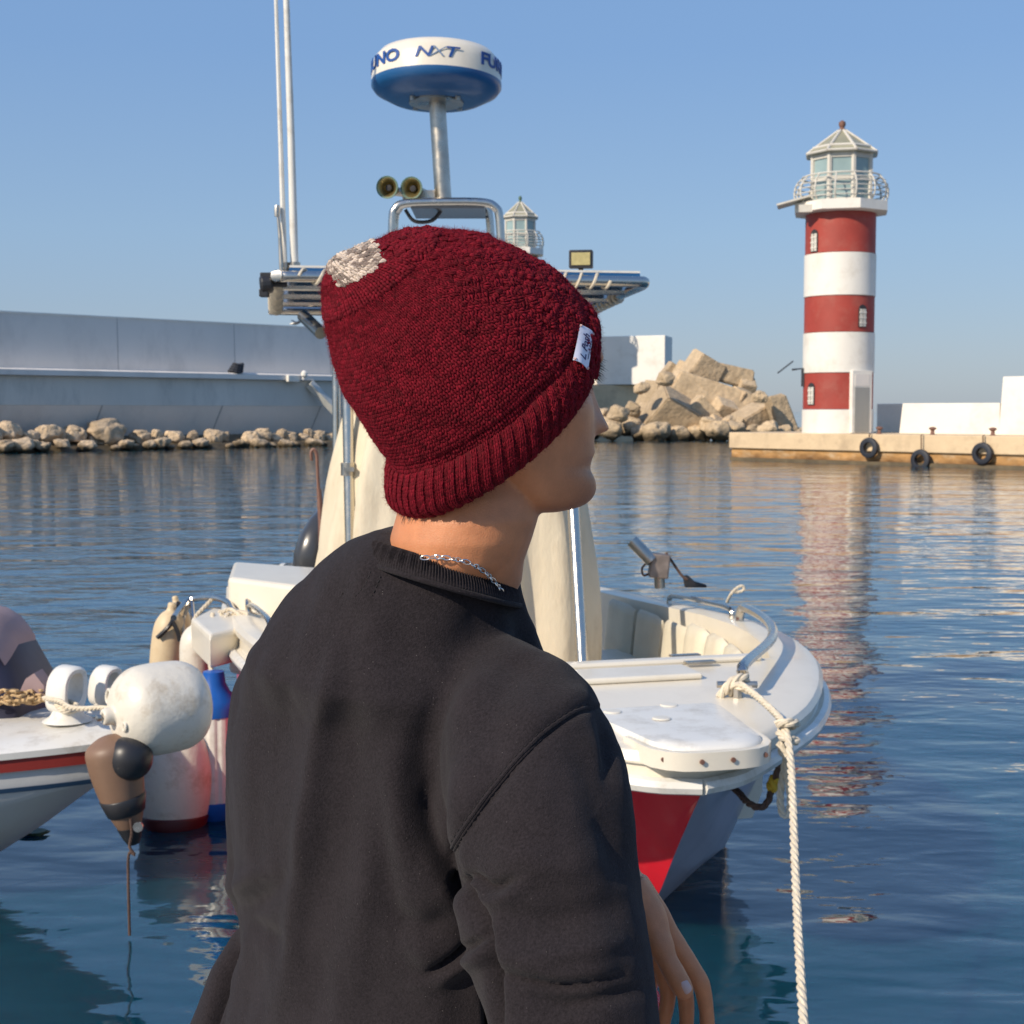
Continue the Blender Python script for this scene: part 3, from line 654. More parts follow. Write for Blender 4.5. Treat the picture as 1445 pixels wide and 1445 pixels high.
# moulding: sheer band, gunwale cap, fore deck and cockpit liner in one moulding
FD = 1.14; FZ = .30
def DP(t): return tabs([(.05, .60), (.5, .62), (1.5, .85), (2.4, 1.0), (5.4, 1.0)], t)
def inner(t): return tabs(BT, t)-(.17 if t > 1.8 else .17+.05*(1.8-t))
mb = MB(); rings = []
ts = [t for t in TS if t < FD]+[FD, FD+.012]+[t for t in TS if t > FD+.02]
for t in ts:
    B, G = tabs(BT, t), tabs(GT, t); I = min(inner(t), B-.1) if B > .2 else B*.6
    fl = G+.012 if t <= FD else FZ
    q_ = DP(t)
    half = [(max(B-.04, B*.85), G-.170*q_), (B+.012, G-.155*q_), (B+.02, G-.13*q_), (B-.015, G-.11*q_), (B-.02, G-.055*q_), (B+.004, G-.045*q_), (B+.006, G-.02), (B-.012, G), (max(B-.04, B*.9), G+.008), (I+.03 if I > .05 else B*.8, G+.012), (I, G+.006 if t > FD else G+.012), (I-.03, fl+(.1 if t > FD else 0)), (I-.07, fl), (I*.5-.02, fl)]
    hb = max(0, tabs(HT_, t)-.03) if t > .13 else 0; sh = SH(t); cl_ = lambda q: max(-B*.8, min(B*.8, q)) if B < .3 else max(-B+.05, min(B-.05, q))
    rings.append([bp(t, cl_(hb+sh), G-.160*q_)]+[bp(t, s, z) for s, z in half]+[bp(t, -s, z) for s, z in reversed(half)]+[bp(t, cl_(-hb+sh), G-.160*q_)])
mb.loft(rings, cap=False, closed=False)
n = len(rings[0]); mb.f.append(tuple(range(n))); mb.mi.append(0)
deck = mb.build('deck_moulding', M['gel_white'], MBt, smooth=True, flat_angle=30)
# transom
mb = MB(); t = 5.4; B = 1.06; mb.loft([[bp(t-.02+q, s, z) for s, z in ((-B+.02, .6), (-B+.1, .05), (0, -.36), (B-.1, .05), (B-.02, .6), (B-.1, .74), (-B+.1, .74))] for q in (0, .06)])
mb.build('transom', M['gel_white'], MBt)
# fore deck details: anchor locker hatch with hinges, inner step
mb = MB(); G = .93
mb.box(bp(.95, .02, tabs(GT, .9)+.022), (.66, .20, .022), Matrix.Rotation(math.atan2(LT.y, LT.x), 3, 'Z'))
hatch = mb.build('locker_hatch', M['gel_white'], MBt, bevel=.008)
mb = MB()
for s in (.20, .05):
    mb.tube([bp(.9+.28*0, .37, G+.02)+AX*(s+.1), bp(.9, .47, G+.02)+AX*(s+.1)], .008, 6); mb.box(bp(1.0+s, .42, G+.022), (.12, .035, .008), Matrix.Rotation(math.atan2(LT.y, LT.x), 3, 'Z'))
mb.build('hinge', M['steel_worn'], hatch)
# ledge of the raised coaming at the cockpit front
mb = MB(); mb.loft([[bp(FD+q, s, z) for q, z in ((-.05, G+.005), (.02, G+.005), (.02, G+.028), (-.05, G+.028))] for s in (-.70, -.3, .3, .70)]); mb.build('cockpit_ledge', M['gel_white'], MBt, bevel=.012)
# cockpit bench + cushions along the away side
mb = MB(); rings = []
for t in [1.3, 1.8, 2.2, 2.8, 3.4]:
    I = inner(t)-.09; rings.append([bp(t, I+.02, FZ), bp(t, I+.02, FZ+.30), bp(t, I-.33, FZ+.30), bp(t, I-.35, FZ)])
mb.loft(rings); mb.build('bench', M['gel_white'], MBt, bevel=.02)
def cushion(t0, t1, z0, z1, th=.07):
    mb = MB(); rings = []
    for k in range(7):
        t = t0+(t1-t0)*k/6; e = .72 if k in (0, 6) else 1; zz0, zz1 = (z0+z1)/2-(z1-z0)/2*(e+.28*.6 if e < 1 else 1), (z0+z1)/2+(z1-z0)/2*(e+.28*.6 if e < 1 else 1)
        I = inner(t)-.045; th_ = th*(1 if e == 1 else .5)
        n_ = 12; r = []
        for j in range(n_):
            a = 2*PI*j/n_; c, s_ = math.cos(a), math.sin(a)
            c = math.copysign(abs(c)**.5, c); s_ = math.copysign(abs(s_)**.5, s_)
            zz = (zz0+zz1)/2+(zz1-zz0)/2*s_
            r.append(bp(t, I-(zz1-zz)*.10-th_*.5+th_*.5*c, zz))
        rings.append(r)
    mb.loft(rings); return mb.build('cushion', M['cushion'], MBt, smooth=True, flat_angle=60)
for t0, t1 in ((1.20, 1.46), (1.50, 1.80), (1.84, 2.08), (2.12, 2.38)): cushion(t0, t1, .44, .895)
for t0, t1 in ((2.42, 2.78), (2.82, 3.18), (3.22, 3.62)): cushion(t0, t1, .50, .855, .035)
# bow platform
def outline(hw, t0, t1, rr, n=6):
    pts = []
    for (cs, ct, a0) in ((hw-rr, t0+rr, -90), ):
        pass
    P = []
    for k in range(n+1):
        a = R(-90+90*k/n); P.append((hw-rr+rr*math.cos(a), t0+rr+rr*math.sin(a)))
    P += [(hw+.03, t1)]
    L = [(-x, y) for x, y in reversed(P)]
    return P+L
zp = .868
mb = MB(); ol = outline(.185, -.02, .60, .13)
def ring(ol, z, k=1.0, dt=0): return [bp(.35+(y-.35)*k+dt, x*k*(1+.35*max(0, y-.1))+.04, z) for x, y in ol]
mb.loft([ring(ol, zp-.02), ring(ol, zp+.02), ring(ol, zp+.032, .97), ring(ol, zp+.036, .80), ring(ol, zp+.034, .3)])
plat = mb.build('bow_platform', M['gel_cool'], MBt, smooth=True, flat_angle=50)
mb = MB(); pts = [bp(y, x*1.0, zp-.014) for x, y in [(.26, .30)]+outline(.265, -.035, .72, .12, 8)[:9]]
pts = [bp(y, x, zp-.014) for x, y in ([(.255, .30), (.245, .18)]+[(.105+.13*math.cos(R(a)), .095+.13*math.sin(R(a))) for a in (0, -22, -45, -67, -90)]+[(-.025+.13*math.cos(R(a)), .095+.13*math.sin(R(a))) for a in (-90, -113, -135, -158, -180)]+[(-.160, .18), (-.170, .22)])]
rings = []
for i, p in enumerate(pts):
    d = (pts[min(i+1, len(pts)-1)]-pts[max(i-1, 0)]).normalized(); nn = Vector((d.y, -d.x, 0))
    rings.append([p+nn*x+Vector((0, 0, z)) for x, z in ((-.012, -.022), (.016, -.022), (.022, -.012), (.022, .022), (.014, .034), (-.012, .034))])
mb.loft(rings); rub = mb.build('rub_rail', M['gel_white'], plat, smooth=True, flat_angle=60)
for s, q in ((-.13, .025), (-.03, -.033), (.07, -.033), (.19, .0)): MB().lathe([(.008, 0), (.008, .006)], bp(q-.016, s, zp-.006), -AX, n=8).build('bolt', M['rust_rod'], plat, smooth=True)
for s, q in ((-.12, .5), (.10, .55), (.0, .36)): MB().lathe([(.032, 0), (.028, .004), (.01, .005)], bp(q, s, zp+.036), (0, 0, 1), n=14).build('deck_plug', M['gel_white'], plat, smooth=True)
# soft outer sheer strake (second rubbing band)
for sg in (1, -1):
    mb = MB(); mb.tube([bp(.018, 0, .85-.14*.6)]+[bp(t-.02*max(0, 1-t*4), sg*(tabs(BT, t)+.012), tabs(GT, t)-.14*DP(t)) for t in TS], .026, 8); mb.build('rubbing_strake', M['gel_cool'], MBt, smooth=True)
# bow eye + U bolt
mb = MB(); e0 = bp(.80, -.03, .20)
mb.tube([bp(.74, -.02, .22), bp(.66, -.02, .20), bp(.66, -.02, .13), bp(.78, -.02, .10)], .010, 6); mb.build('bow_eye', M['steel'], MBt, smooth=True)
# grab rails on the gunwale
def railpart(pts, r=.014, nm='grab_rail'):
    mb = MB(); mb.tube(sm(pts, 5), r, 8); return mb.build(nm, M['steel'], MBt, smooth=True)
def gp(t, ds, dz, sg=1): return bp(t, sg*(tabs(BT, t)-ds), tabs(GT, t)+dz)
railpart([at(1050, 953, 4.92), at(1050, 938, 4.95), gp(1.15, .20, .085), gp(1.5, .15, .09), gp(1.95, .12, .085), gp(2.05, .11, .05), gp(2.06, .11, 0)], .020)
railpart([gp(2.2, .10, 0), gp(2.22, .10, .05), gp(2.5, .10, .055), gp(3.0, .10, .055), gp(3.05, .1, 0)])
for t0 in (2.4, 3.6): railpart([gp(t0, .1, 0, -1), gp(t0+.03, .1, .06, -1), gp(t0+.9, .1, .06, -1), gp(t0+.93, .1, 0, -1)])
# rail with raised bow at the stern-left corner where the fenders are tied
q = at(350, 868, 7.3); 
sternrail = railpart([at(372, 872, 6.9), at(345, 866, 7.2), at(330, 862, 7.35), at(322, 850, 7.5), at(300, 843, 7.6), at(270, 846, 7.7), at(255, 858, 7.6), at(245, 872, 7.4)], .017, 'stern_rail')
mb = MB(); mb.tube([at(270, 846, 7.7), at(273, 880, 7.6)], .012, 6); mb.tube([at(322, 850, 7.5), at(326, 872, 7.4)], .012, 6); mb.build('rail_stanchion', M['steel'], MBt, smooth=True)
# stern quarter box (white raised coaming seen left of the shoulder)
mb = MB()
c0 = [at(322, 850, 7.6), at(450, 824, 7.9), at(470, 824, 9.0), at(330, 850, 8.8)]
for c in c0: c.z = .80
def up_(v, z): return Vector((v.x, v.y, z))
A0, B0 = at(322, 853, 7.5), at(560, 812, 7.7)
mb.loft([[up_(p, z) for p in (at(322, 853, 7.5), at(452, 838, 7.0), at(520, 838, 7.8), at(330, 853, 8.3))] for z in (.5, tabs(GT, 4)+.03, .99, 1.02)])
mb.build('stern_locker', M['gel_white'], MBt, bevel=.025)

mb = MB(); _c = [atz(270, 878, .84), atz(300, 862, .84), atz(350, 868, .84), atz(356, 888, .84), atz(296, 902, .84)]
mb.loft([[up_(p, .70) for p in _c], _c, [up_(p.lerp(sum(_c, Vector())/5, .06), .86) for p in _c]]); mb.build('stern_pad', M['gel_white'], MBt, bevel=.012)
# console with canvas cover (pleated)
def canvas(cx_t, cs, prof, mname, seed):
    mb = MB(); rings = []; N = 96
    for z, a, b, rot in prof:
        rg = []
        for k in range(N):
            th = 2*PI*k/N; c, s_ = math.cos(th), math.sin(th)
            c2 = math.copysign(abs(c)**.75, c); s2 = math.copysign(abs(s_)**.75, s_)
            f = max(0, min(1, (1.75-z)/1.2))
            pl = 1+.10*(.35+.65*f)*(math.sin(th*9+seed+1.3*z)+.6*math.sin(th*17-2*z+seed))+.03*cloth_noise(c*2, s_*2, z*2+seed)
            rg.append(bp(cx_t+b*s2*pl, cs+a*c2*pl+rot, z))
        rings.append(rg)
    mb.loft(rings); return mb.build('console_cover', M[mname], MBt, smooth=True, flat_angle=60)
# heights from deck (z .3) to T-top
prof = []
for z in np.linspace(.34, 2.05, 26):
    k = (z-.34)/1.71; prof.append((float(z), .70-.10*k-.12*k**4, .52-.12*k-.1*k**4, -.03*(1-k)))
prof += [(2.09, .24, .18, 0), (2.10, .05, .05, 0)]
canvas(2.92, -.10, prof, 'canvas', 2.0)
# T-top: local axes, slightly less rotated than the hull
TX = Vector((-.165, .986, 0)).normalized(); TL = Vector((TX.y, -TX.x, 0))
T0 = Vector((-1.05, 6.36, 2.50))       # near left corner
def tp(u, l, z=0): return T0+TX*u+TL*l+Vector((0, 0, z-.035*u))
W_, L_ = 1.70, 1.45
tt = MB()
cr = .10
per = [tp(cr, 0), tp(L_-cr, 0), tp(L_-.02, .02), tp(L_, cr), tp(L_, W_-cr), tp(L_-.02, W_-.02), tp(L_-cr, W_-.02), tp(cr+.3, W_), tp(.05, W_), tp(0, W_-.1), tp(0, W_*.66), tp(0, W_*.33), tp(0, cr), tp(.02, .02)]
tt.tube(sm(per, 4, closed=True), .026, 10, closed=True)
for u in (.35, .7, 1.05): tt.tube([tp(u, .01, 0), tp(u, W_-.02, 0)], .022, 8)
for l in (.45, 1.3): tt.tube([tp(0, l, -.02), tp(L_, l, -.02)], .02, 8)
ttop = tt.build('t_top_frame', M['steel'], MBt, smooth=True)
mb = MB(); mb.loft([[tp(.05, .06, z), tp(L_-.05, .06, z), tp(L_-.05, W_-.06, z), tp(.05, W_-.02, z)] for z in (.03, .045)]); mb.build('roof_panel', M['blue_dome'], ttop)
mb = MB(); mb.loft([[tp(.05, .06, z), tp(L_-.05, .06, z), tp(L_-.05, W_-.06, z), tp(.05, W_-.02, z)] for z in (.046, .056)]); mb.build('roof_skin', M['gel_cool'], ttop)
# white lashing round the frame
mb = MB()
def helix(a, b, r, turns):
    d = b-a; x = d.cross(Vector((0, 0, 1))).normalized(); y = x.cross(d).normalized(); n = turns*12
    mb.tube([a+d*i/n+(x*math.cos(2*PI*i/12)+y*math.sin(2*PI*i/12))*r for i in range(n+1)], .007, 5)
for hx in ((tp(.1, 0), tp(L_-.1, 0), .034, 16), (tp(.0, 0.1), tp(.0, .5), .034, 4), (tp(0, 1.15), tp(0, 1.52), .034, 5), (tp(.5, W_), tp(1.35, W_), .034, 10)):
    mb = MB(); helix(*hx); mb.build('lashing', M['rope_white'], ttop, smooth=True)
# posts
def post(p_bot, p_top, r=.026, nm='post'):
    mb = MB(); mb.tube([p_bot, p_bot.lerp(p_top, .5), p_top], r, 12); return mb.build(nm, M['steel'], MBt, smooth=True)
post(at(499, 1010, 6.55), at(488, 442, 6.75)); post(at(826, 1010, 6.2), at(792, 425, 6.9), .027)
post(at(476, 900, 7.5), at(474, 446, 7.6), .022); post(at(812, 900, 7.5), at(806, 430, 7.6), .02)
mb = MB(); c = at(491, 662, 6.67); mb.lathe([(.034, -.03), (.034, .03)], c, (0, 0, 1), n=14); mb.box(c+Vector((.01, -.03, 0)), (.05, .03, .02)); mb.build('post_clamp', M['steel_worn'], MBt, smooth=True)
# arch on top + mast plate
YA = 6.75
for dy, sh in ((.34, 14), (0, 0)):
    Y = YA+dy; arch = MB()
    arch.tube(sm([at(553+sh*.2, 385, Y), at(554+sh*.2, 312, Y), at(558+sh*.3, 295, Y), at(574, 287, Y), at(630, 285, Y), at(682-sh, 286, Y), at(699-sh, 293, Y), at(705-sh, 310, Y), at(709-sh, 385, Y)], 4), .021, 10)
    archo = arch.build('mast_arch', M['steel'], MBt, smooth=True)
mb = MB(); a = at(574, 291, YA); b = at(690, 291, YA); mb.box(((a.x+b.x)/2, YA+.17, a.z-.005), (b.x-a.x-.04, .36, .012)); mb.build('arch_plate', M['grey_plastic'], archo)
mb = MB(); mb.tube(sm([at(572, 296, YA+.1), at(585, 312, YA+.1), at(610, 311, YA+.1), at(625, 293, YA+.1)], 5), .010, 6); mb.build('cable', M['black_plastic'], archo)
YM = YA+.12
mast = MB(); mast.tube([at(626, 290, YM), at(617, 146, YM)], .040, 20); a = at(626, 287, YM); mast.lathe([(.075, 0), (.075, .012)], a, n=20)
masto = mast.build('radar_mast', M['steel_worn'], MBt, smooth=True)
RC = at(616, 108, YM)
mb = MB(); mb.cm = 0
axr = Vector((.01, .05, 1)).normalized()
mb.lathe([(.0, .135), (.10, .134), (.20, .125), (.265, .105), (.296, .07), (.306, .03), (.309, -.035)], RC, axr, 72, cap=False)
dome = mb.build('radar_dome', M['gel_white'], MBt, smooth=True, flat_angle=60)
mb = MB(); mb.lathe([(.3095, -.034), (.3095, -.055), (.292, -.078), (.22, -.115), (.18, -.122), (.02, -.122)], RC, axr, 72, cap=False)
mb.build('dome_base', M['blue_dome'], dome, smooth=True, flat_angle=50)
mb = MB(); mb.lathe([(.13, -.130), (.13, -.118)], RC, axr, 32)
for k in range(4): a = PI/4+k*PI/2; mb.lathe([(.014, -.136), (.014, -.10)], RC+Vector((.15*math.cos(a), .15*math.sin(a), 0)), axr, 8)
mb.build('dome_mount', M['steel_worn'], dome)
def wrap_text(body, size, ang, z, r, m, bold=0, shear=0, xs=1.0):
    me = text_mesh(body, size, .0015, bold, shear)
    bm = bmesh.new(); bm.from_mesh(me); bmesh.ops.subdivide_edges(bm, edges=[e for e in bm.edges if e.calc_length() > .02], cuts=3); bmesh.ops.triangulate(bm, faces=bm.faces)
    q = Vector((0, 0, 1)).rotation_difference(axr)
    for v in bm.verts:
        a = R(ang)+v.co.x*xs/r; rr = r+v.co.z+.0005
        v.co = RC+q @ Vector((rr*math.sin(a), -rr*math.cos(a), z+v.co.y))
    bm.to_mesh(me); bm.free(); me.materials.append(m); return link('lettering', me, dome)
wrap_text('FURUNO', .078, -70, .024, .3085, M['logo_blue'], .0025, 0, 1.35)
wrap_text('FURUNO', .078, 84, .024, .3085, M['logo_blue'], .0025, 0, 1.35)
wrap_text('N', .066, -9, .026, .3085, M['logo_blue'], .001, .25, 1.6); wrap_text('X', .070, 3.0, .026, .3085, M['logo_grey'], -.001, .25, 1.6); wrap_text('T', .066, 14.5, .026, .3085, M['logo_blue'], .001, .25, 1.6)
wrap_text('NXT', .075, 180, .026, .3085, M['logo_blue'], .002, .25, 1.4)
# horns
for px, py in ((551, 266), (585, 267)):
    c = at(px, py, YM-.05); ax_ = Vector((-.22, -.97, -.04)).normalized()
    mb = MB(); mb.lathe([(.006, -.03), (.016, -.02), (.026, 0), (.04, .02), (.048, .028), (.050, .028), (.047, .018), (.03, -.01), (.02, -.10), (.018, -.2)], c+ax_*.02, ax_, 24, cap=False)
    h = mb.build('horn', M['brass'], MBt, smooth=True, flat_angle=60)
    mb = MB(); mb.lathe([(.046, .026), (.053, .028), (.053, .036), (.046, .034)], c+ax_*.02, ax_, 24, cap=False); mb.build('horn_rim', M['green_patina'], h, smooth=True)
    mb = MB(); mb.lathe([(.0, .012), (.014, .01), (.016, .0)], c+ax_*.02, ax_, 16); mb.build('throat', M['dark_gap'], h)
mb = MB(); mb.tube([at(556, 270, YM+.03), at(603, 276, YM+.05)], .022, 8); mb.box(at(592, 277, YM+.05), (.16, .07, .05)); mb.tube([at(575, 274, YM+.05), at(574, 290, YM+.05)], .02, 8); mb.build('horn_bracket', M['steel_worn'], MBt, bevel=.004)
# floodlight
c = at(820, 366, 6.75); rt = Matrix.Rotation(R(-8), 3, 'Z')
mb = MB(); mb.box(c, (.112, .05, .085), rt); mb.box(c+Vector((0, .035, 0)), (.09, .03, .06), rt); mb.tube([c+Vector((0, .02, -.04)), c+Vector((0, .02, -.08))], .014, 6)
fl = mb.build('floodlight', M['black_plastic'], MBt, bevel=.006)
mb = MB(); mb.box(c+Vector((-.003, -.027, 0)), (.088, .006, .058), rt); mb.build('lamp_face', M['lamp_face'], fl)
# antennas
for p in ([at(402, 388, 6.5), at(396, 200, 6.45), at(388, -40, 6.4)], ):
    mb = MB(); mb.tube(p, [.013, .011, .008], 8); mb.build('whip_antenna', M['gel_cool'], MBt, smooth=True)
mb = MB(); mb.tube([at(416, 388, 6.5), at(411, 200, 6.45), at(402, -60, 6.4)], [.019, .017, .013], 10); a2 = mb.build('whip_antenna', M['gel_cool'], MBt, smooth=True)
mb = MB(); mb.tube([at(398, 388, 6.45), at(395, 330, 6.45), at(391, 293, 6.45)], [.012, .009, .006], 8); mb.lathe([(.012, -.03), (.014, 0), (.01, .02)], at(391, 296, 6.45), n=8); mb.build('short_antenna', M['steel_worn'], MBt, smooth=True)
mb = MB(); mb.lathe([(.026, -.02), (.026, .05)], at(416, 386, 6.5), n=12); mb.lathe([(.02, -.02), (.02, .05)], at(402, 386, 6.5), n=12); mb.build('antenna_base', M['steel_worn'], MBt, smooth=True)
# dark clamp/reel on the left end, rod holder below
c = at(376, 401, 6.4); mb = MB(); mb.lathe([(.03, -.03), (.042, -.02), (.042, .02), (.03, .03)], c, (1, .2, .1), 16); mb.box(c+Vector((.0, 0, .035)), (.05, .05, .03)); mb.box(c+Vector((-.01, 0, -.04)), (.04, .05, .035)); mb.tube([c, c+Vector((.09, .02, .0))], .014, 6); mb.build('camera_clamp', M['black_plastic'], MBt, bevel=.004)
mb = MB(); mb.tube([at(428, 446, 7.6), at(453, 470, 7.4)], .034, 12); mb.build('rod_holder', M['steel_worn'], MBt, smooth=True)
# stern rail gear: outboard engine
c = at(438, 790, 9.0)
mb = MB(); rings = []
eng = [(-.62, .12, .15, 0), (-.3, .10, .2, 0), (-.12, .11, .26, .0), (.0, .125, .30, 0), (.12, .125, .31, .01), (.24, .105, .27, .03), (.33, .07, .20, .05), (.38, .035, .1, .06), (.385, .01, .02, .06)]
ec = Vector((c.x+.03, 9.0, .90))
for z, a, b, dx in eng: rings.append([ec+Vector((dx+a*math.copysign(abs(math.cos(q_))**.6, math.cos(q_)), b*math.copysign(abs(math.sin(q_))**.6, math.sin(q_)), z)) for q_ in [2*PI*k/24 for k in range(24)]])
mb.loft(rings); en = mb.build('outboard_engine', M['grey_plastic'], MBt, smooth=True, flat_angle=60)
mb = MB(); mb.loft([[ec+Vector((x, y, z)) for x, y, z in ((-.235, -.22, -.35), (-.18, -.25, -.35), (-.16, -.26, .05), (-.19, -.23, .05))], [ec+Vector((x, y+.1, z)) for x, y, z in ((-.235, -.22, -.35), (-.18, -.25, -.35), (-.16, -.26, .05), (-.19, -.23, .05))]]); mb.build('engine_trim', M['gel_cool'], en)
mb = MB(); mb.lathe([(.022, 0), (.022, .012), (.01, .013)], ec+Vector((.12, -.29, .19)), (0, -1, 0), 14); mb.build('engine_cap', M['steel'], en)
# boat hook
bh = thing('boat_hook', 'thin rusty boat hook standing upright left of the canvas cover', 'boat hook', at(456, 824, 8.6))
mb = MB(); mb.tube([at(457, 850, 8.6), at(454, 740, 8.6), at(450, 690, 8.6)], [.028, .022, .014], 8); mb.build('pole', M['rust_rod'], bh, smooth=True)
mb = MB(); mb.tube(sm([at(450, 700, 8.6), at(448, 660, 8.6), at(447, 642, 8.6), at(443, 634, 8.6), at(439, 639, 8.6), at(440, 650, 8.6)], 4), .011, 6); mb.build('hook', M['rust_rod'], bh, smooth=True)
# winch / pipe stand on the away gunwale
g = gp(2.9, .12, 0); wc = at(924, 826, g.y)
wn = thing('pot_hauler', 'grey pot hauler with slanting steel pipe on the boat far gunwale', 'hauler', wc); Yw_ = g.y
mb = MB(); mb.tube([at(931, 830, Yw_), at(930, 805, Yw_)], .028, 10); mb.build('stem', M['steel_worn'], wn, smooth=True)
mb = MB(); mb.box(at(930, 798, Yw_), (.10, .09, .125), Matrix.Rotation(.1, 3, 'Y')); mb.build('housing', mat('pot_metal', (.24, .20, .18), .5, metal=.5, var=.3, vscale=20), wn, bevel=.008)
mb = MB(); mb.tube([at(892, 763, Yw_), at(920, 792, Yw_-.03)], .034, 16, cap=False); mb.tube([at(892, 763, Yw_), at(920, 792, Yw_-.03)], .028, 16, cap=False); mb.build('pipe', M['steel_worn'], wn, smooth=True)
mb = MB(); mb.tube(sm([at(940, 780, Yw_), at(950, 795, Yw_), at(962, 812, Yw_), at(970, 818, Yw_)], 4), .008, 6); mb.tube(sm([at(912, 795, Yw_), at(906, 802, Yw_), at(908, 812, Yw_), at(915, 810, Yw_)], 4), .006, 6); mb.build('cable', M['rope_dark'], wn)
mb = MB(); mb.loft([[at(px, py, Yw_+q) for px, py in ((963, 812), (970, 811), (980, 820), (997, 825), (998, 829), (966, 829))] for q in (0, .12)]); mb.build('cloth_cover', M['black_plastic'], wn, bevel=.008)
# white tie knots on rail
def ropething(nm, lb, pts, r, m, pitch=None, twist=True, cat='rope', group=None):
    P = sm(pts, 8)
    mb = rope_mb(P, r, pitch or r*7) if twist else MB().tube(P, r, 8)
    c = Vector(pts[0]); o = mb.build(nm, M[m], smooth=True); 
    for v in o.data.vertices: v.co -= c
    o.location = c; return tag(o, lb, cat, group)
ropething('tie_rope', 'short white tie knotted on the far bow rail of the motorboat', [at(1026, 850, 7.05), at(1032, 838, 7.0), at(1041, 829, 7.0), at(1048, 827, 7.0), at(1050, 832, 7.0), at(1044, 835, 7.0), at(1036, 836, 7.0)], .008, 'rope_white')
# mooring rope
k0 = at(1110, 1030, 4.35)
cle = at(1040, 972, 4.88)+Vector((0, 0, -.035))
cl = thing('mooring_cleat', 'small white rope wrapped cleat on the motorboat foredeck', 'cleat', cle)
mb = MB(); mb.tube([cle+Vector((-.07, 0, .05)), cle+Vector((.07, 0, .05))], .012, 8); mb.tube([cle, cle+Vector((0, 0, .05))], .02, 8); mb.build('horn_bar', M['steel_worn'], cl, smooth=True)
c0 = at(1040, 972, 4.88)
ropething('mooring_rope', 'thick white laid mooring rope running from the bow knot down to the quay', [c0+Vector((-.03, 0, -.02)), c0+Vector((.0, -.02, .02)), at(1062, 978, 4.75), at(1085, 998, 4.55), at(1103, 1018, 4.38), at(1112, 1045, 4.3), at(1116, 1080, 4.22), at(1119, 1140, 4.05), at(1121, 1200, 3.9), at(1124, 1270, 3.72), at(1128, 1350, 3.5), at(1134, 1445, 3.28), at(1142, 1560, 3.0), Vector((.72, 2.35, .36)), Vector((.78, 1.62, .325)), Vector((.80, 1.35, .318)), Vector((.78, 1.1, .318))], .0118, 'rope_white', .085)
ropething('deck_knot', 'knotted end of white rope on the motorboat foredeck', [c0+Vector((-.06, 0, -.03)), c0+Vector((-.02, -.02, .03)), c0+Vector((.03, 0, .04)), c0+Vector((.02, .03, 0)), c0+Vector((-.03, .02, .0)), c0+Vector((-.01, -.03, .02)), c0+Vector((.04, -.03, .0))], .016, 'rope_white', .1)
ropething('rope_knot', 'bulky knot tied in the white mooring rope beyond the bow platform', [k0+Vector(p) for p in ((-.03, 0, .02), (0, -.03, .03), (.03, 0, .02), (.01, .03, .0), (-.02, .01, -.01), (-.01, -.03, -.02), (.025, -.02, -.03), (.02, .02, -.04), (-.02, 0, -.05), (0, -.02, -.08))], .014, 'rope_white', .1)
ropething('rope_loop', 'grey rope loop hanging behind the white mooring rope at the bow', [at(1113, 1050, 4.4), at(1106, 1090, 4.42), at(1101, 1125, 4.42), at(1104, 1148, 4.4), at(1112, 1150, 4.4), at(1116, 1130, 4.4), at(1112, 1090, 4.38), at(1114, 1055, 4.36)], .012, 'rope_white', .09)
ropething('anchor_line', 'dark worn line with a yellow patch hanging from the motorboat bow', [at(1106, 1050, 4.5), at(1100, 1080, 4.55), at(1090, 1110, 4.6), at(1082, 1134, 4.6), at(1068, 1139, 4.6), at(1052, 1130, 4.65), at(1044, 1120, 4.75), at(1030, 1108, 4.95)], .012, 'rope_dark', .09)
ropething('yellow_binding', 'yellow binding wrapped round the dark line at the bow', [at(1094, 1098, 4.585), at(1091, 1106, 4.585), at(1088, 1114, 4.585)], .02, 'rope_yellow', .06)

# ------------------------------------------------------------------ fenders on the main boat
def fender(nm, lb, c, axis, prof, m, ends=None, eprof=None, group='fenders hanging on the boats', n=40, ribs=0, rib=.0):
    T = thing(nm, lb, 'fender', c, group=group)
    sp = lambda q_: [(max(1e-4, v_.x), v_.y) for v_ in sm([Vector((a_, b_, 0)) for a_, b_ in q_], 3)]
    mb = MB(); mb.lathe(sp(prof) if not ribs else prof, (0, 0, 0), axis, n)
    if ribs:
        q = Vector((0, 0, 1)).rotation_difference(Vector(axis).normalized()).inverted()
        for i, v in enumerate(mb.v):
            l = q @ Vector(v); a = math.atan2(l.y, l.x); k = 1-rib*(1 if math.sin(a*ribs) > .55 else 0); l.x *= k; l.y *= k
            mb.v[i] = tuple(q.inverted() @ l)
    o = mb.build('body', m, smooth=True, flat_angle=60); o.parent = T
    for e in (eprof or []):
        mb = MB(); mb.lathe(e, (0, 0, 0), axis, n); o2 = mb.build('end_cap', ends, smooth=True, flat_angle=60); o2.parent = T
    return T
Yf = 6.55
c = at(303, 1065, Yf)
fender('fender', 'ribbed white fender with blue top and blue foot, hanging beside the sweatshirt', c, (0, 0, 1), [(.06, -.215), (.118, -.21), (.122, -.19), (.122, .185), (.118, .20), (.06, .205)], M['gel_cool'], M['fender_blue'], [[(.124, .195), (.124, .235), (.11, .27), (.075, .30), (.055, .34), (.048, .395), (.02, .40)], [(.02, -.40), (.05, -.395), (.058, -.34), (.10, -.28), (.122, -.24), (.122, -.205)]], ribs=14, rib=.04, n=112)
c = at(262, 1045, 6.85)
